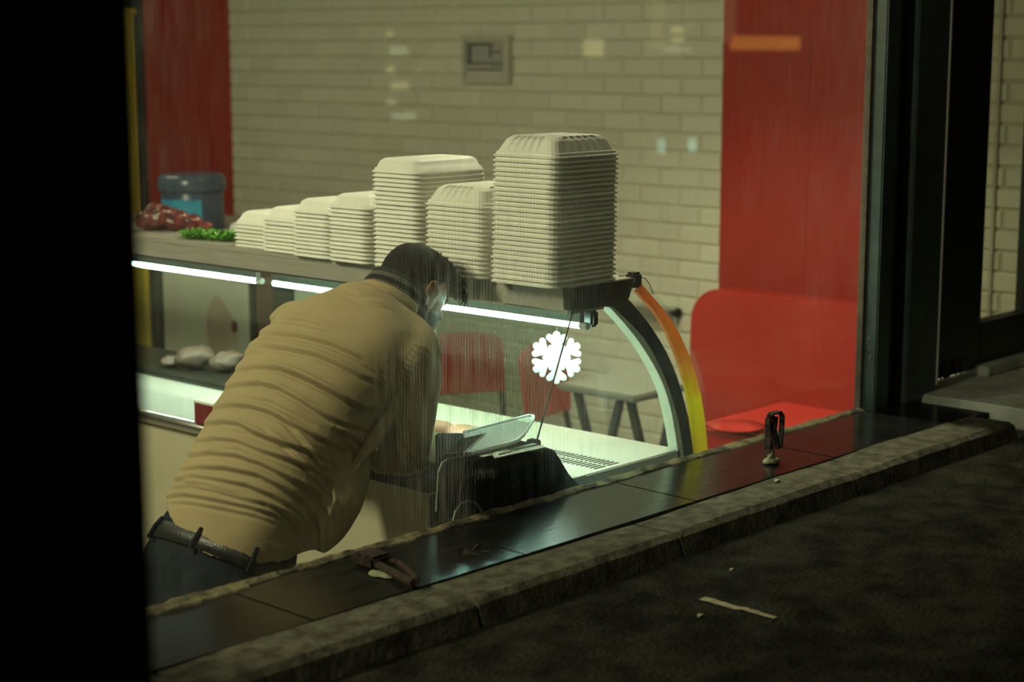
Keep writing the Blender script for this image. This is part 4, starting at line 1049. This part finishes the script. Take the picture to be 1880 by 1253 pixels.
# hem line: vertices under the hem are pulled in beneath the belt line so the cloth ends there
sme.vertices.foreach_set('co', co2.reshape(-1)); sme.update()
bm = bmesh.new(); bm.from_mesh(sme)
hem = [at(288, 921, 1, .60), at(340, 925, 1, .57), at(430, 941, 1, .50), at(500, 957, 1, .44), at(560, 982, 1, .35), at(588, 1016, 1, .262)]
HX = [(CAM[0], 0)]
hp_ = [project(np.array(p)[None])[:2] for p in hem]; hx = [float(q[0][0]) for q in hp_]; hy = [float(q[1][0]) for q in hp_]
# the hem as a height over the body's lateral axis: find the hem height for each Y on the back
hY = np.array([p.y for p in hem]); hZ = np.array([p.z for p in hem]); o_ = np.argsort(hY); hY, hZ = hY[o_], hZ[o_]
kill = []
for v in bm.verts:
    if v.co.x > 2.60: continue
    if v.co.z < np.interp(v.co.y, hY, hZ) - max(0, v.co.x - 2.42)*.35: kill.append(v)
bmesh.ops.delete(bm, geom=kill, context='VERTS'); bm.to_mesh(sme); bm.free()
sme.polygons.foreach_set('use_smooth', [True]*len(sme.polygons))
so = link('shirt', sme, M['shirt'], pr)
sol = so.modifiers.new('thickness', 'SOLIDIFY'); sol.thickness = .003; sol.offset = -1
# shirt collar and knitted inner collar round the neck
NC = at(722, 558, 1, MY); nd = Vector((.62, 0, .78)).normalized(); na = Vector((0,1,0)); nb_ = nd.cross(na).normalized()   # nb_ points forward/back in the neck plane
if nb_.x > 0: nb_ = -nb_                                                           # towards the nape
def ringband(c, r0, r1, h0, h1, a0, a1, th, name, m, n=40, lift=0.):
    rings = []; uvs = []
    for i in range(n+1):
        a = a0 + (a1-a0)*i/n
        def pt(r, h): return c + (nb_*math.cos(a) + na*math.sin(a)*1.04)*r + nd*(h + lift*math.cos(a))
        mid_r, mid_h = (r0+r1)/2 + .004, (h0+h1)/2
        rings.append([pt(r0, h0), pt(mid_r, mid_h), pt(r1, h1), pt(r1-th, h1), pt(mid_r-th, mid_h), pt(r0-th, h0)])
    mb = MB().loft(rings); o = mb.build(name, m, pr, smooth=True)
    uvl = o.data.uv_layers.new(name='UVMap')
    for l in o.data.loops:
        vi = l.vertex_index; i, j = divmod(vi, 6); uvl.data[l.index].uv = (i/n, (0, .5, 1, 1, .5, 0)[j] if j < 6 else 0)
    return o
ringband(NC, .087, .080, -.016, .046, -2.7, 2.7, .008, 'knit_collar', M['knit'], 56, .008)
ringband(NC, .102, .091, -.036, .000, -1.45, 1.45, .004, 'shirt_collar', M['shirt'], 44, .010)

# ---- jeans, belt
jn = MB()
JP = [(lean(x, z), z, a, b_) for x, z, a, b_ in ((2.365,-.205,.196,.136),(2.38,-.16,.196,.136),(2.408,-.085,.186,.124),(2.42,-.055,.178,.114))]
jn.loft(body_rings([(2.265,-.30,.165,.12)] + JP, 1.0, 1.0))
for s in (-1, 1):
    hp_ = Vector((2.275, MY + s*.085, -.22)); kn = Vector((2.29, MY + s*.10, -.56)); an = Vector((2.15, MY + s*.11, FLOOR + .09))
    limb(jn, [hp_, hp_.lerp(kn,.5), kn, kn.lerp(an,.5), an], [.100,.090,.072,.066,.060])
    jn.ell(Vector((2.215, MY + s*.085, -.18)), ((.085,0,0),(0,.085,0),(0,0,.10)), 18, 12)
jo = link('jeans', remesh(jn.mesh('jeans'), .007, 6, .5), M['jeans'], pr)
for s in (-1, 1):
    an = Vector((2.15, MY + s*.11, FLOOR))
    MB().ell(an + Vector((.07,0,.052)), ((.135,0,0),(0,.050,0),(0,0,.050)), 18, 12).build('shoe', M['blackplastic'], pr, smooth=True)
br = body_rings([(lean(2.392,-.128),-.128,.192,.132),(lean(2.402,-.108),-.108,.190,.130),(lean(2.410,-.088),-.088,.186,.126)], 1.035, 1.04, 48)
bi = body_rings([(lean(2.392,-.128),-.128,.192,.132),(lean(2.402,-.108),-.108,.190,.130),(lean(2.410,-.088),-.088,.186,.126)], .97, .97, 48)
m_ = MB().loft([bi[0], br[0], br[1], br[2], bi[2]], cap=False); be = m_.build('belt', M['belt'], pr, smooth=True)
for k in (8, 14, 20):
    p, q = Vector(br[0][k*48//48]), Vector(br[2][k*48//48]); out_ = (p - Vector((p.x, MY, p.z)) + Vector((-.1,0,.05))).normalized()
    MB().tube([p + out_*.002 - (q-p)*.15, p.lerp(q,.5) + out_*.006, q + out_*.002 + (q-p)*.15], .005, 6).build('belt_loop', M['jeans'], jo)

# ---- phone lying under the hands
zl_ = fr[1].z + .003
ph = [at(px_, py_, 2, z_) for px_, py_, z_ in ((814,842,zl_),(850,838,zl_),(890,801,zl_+.022),(848,810,zl_+.022))]
e1 = (ph[2]-ph[1]); e1n = e1.normalized()
phn = empty('smartphone', ph[0], 'dark smartphone tilted under the hands on the scale pan', 'phone')
nn = (ph[1]-ph[0]).cross(ph[3]-ph[0]).normalized()
if nn.z < 0: nn = -nn
MB().prism(ph, nn*.008).build('phone_body', M['blackplastic'], phn, bevel=.002)
cph = sum(ph, Vector())/4
MB().prism([cph + (p-cph)*.93 + nn*.008 for p in ph], nn*.0006).build('screen', M['phone'], phn)
MB().tube([ph[1] + nn*.008, ph[2] + nn*.008], .0015, 6).build('bright_edge', M['chrome'], phn)
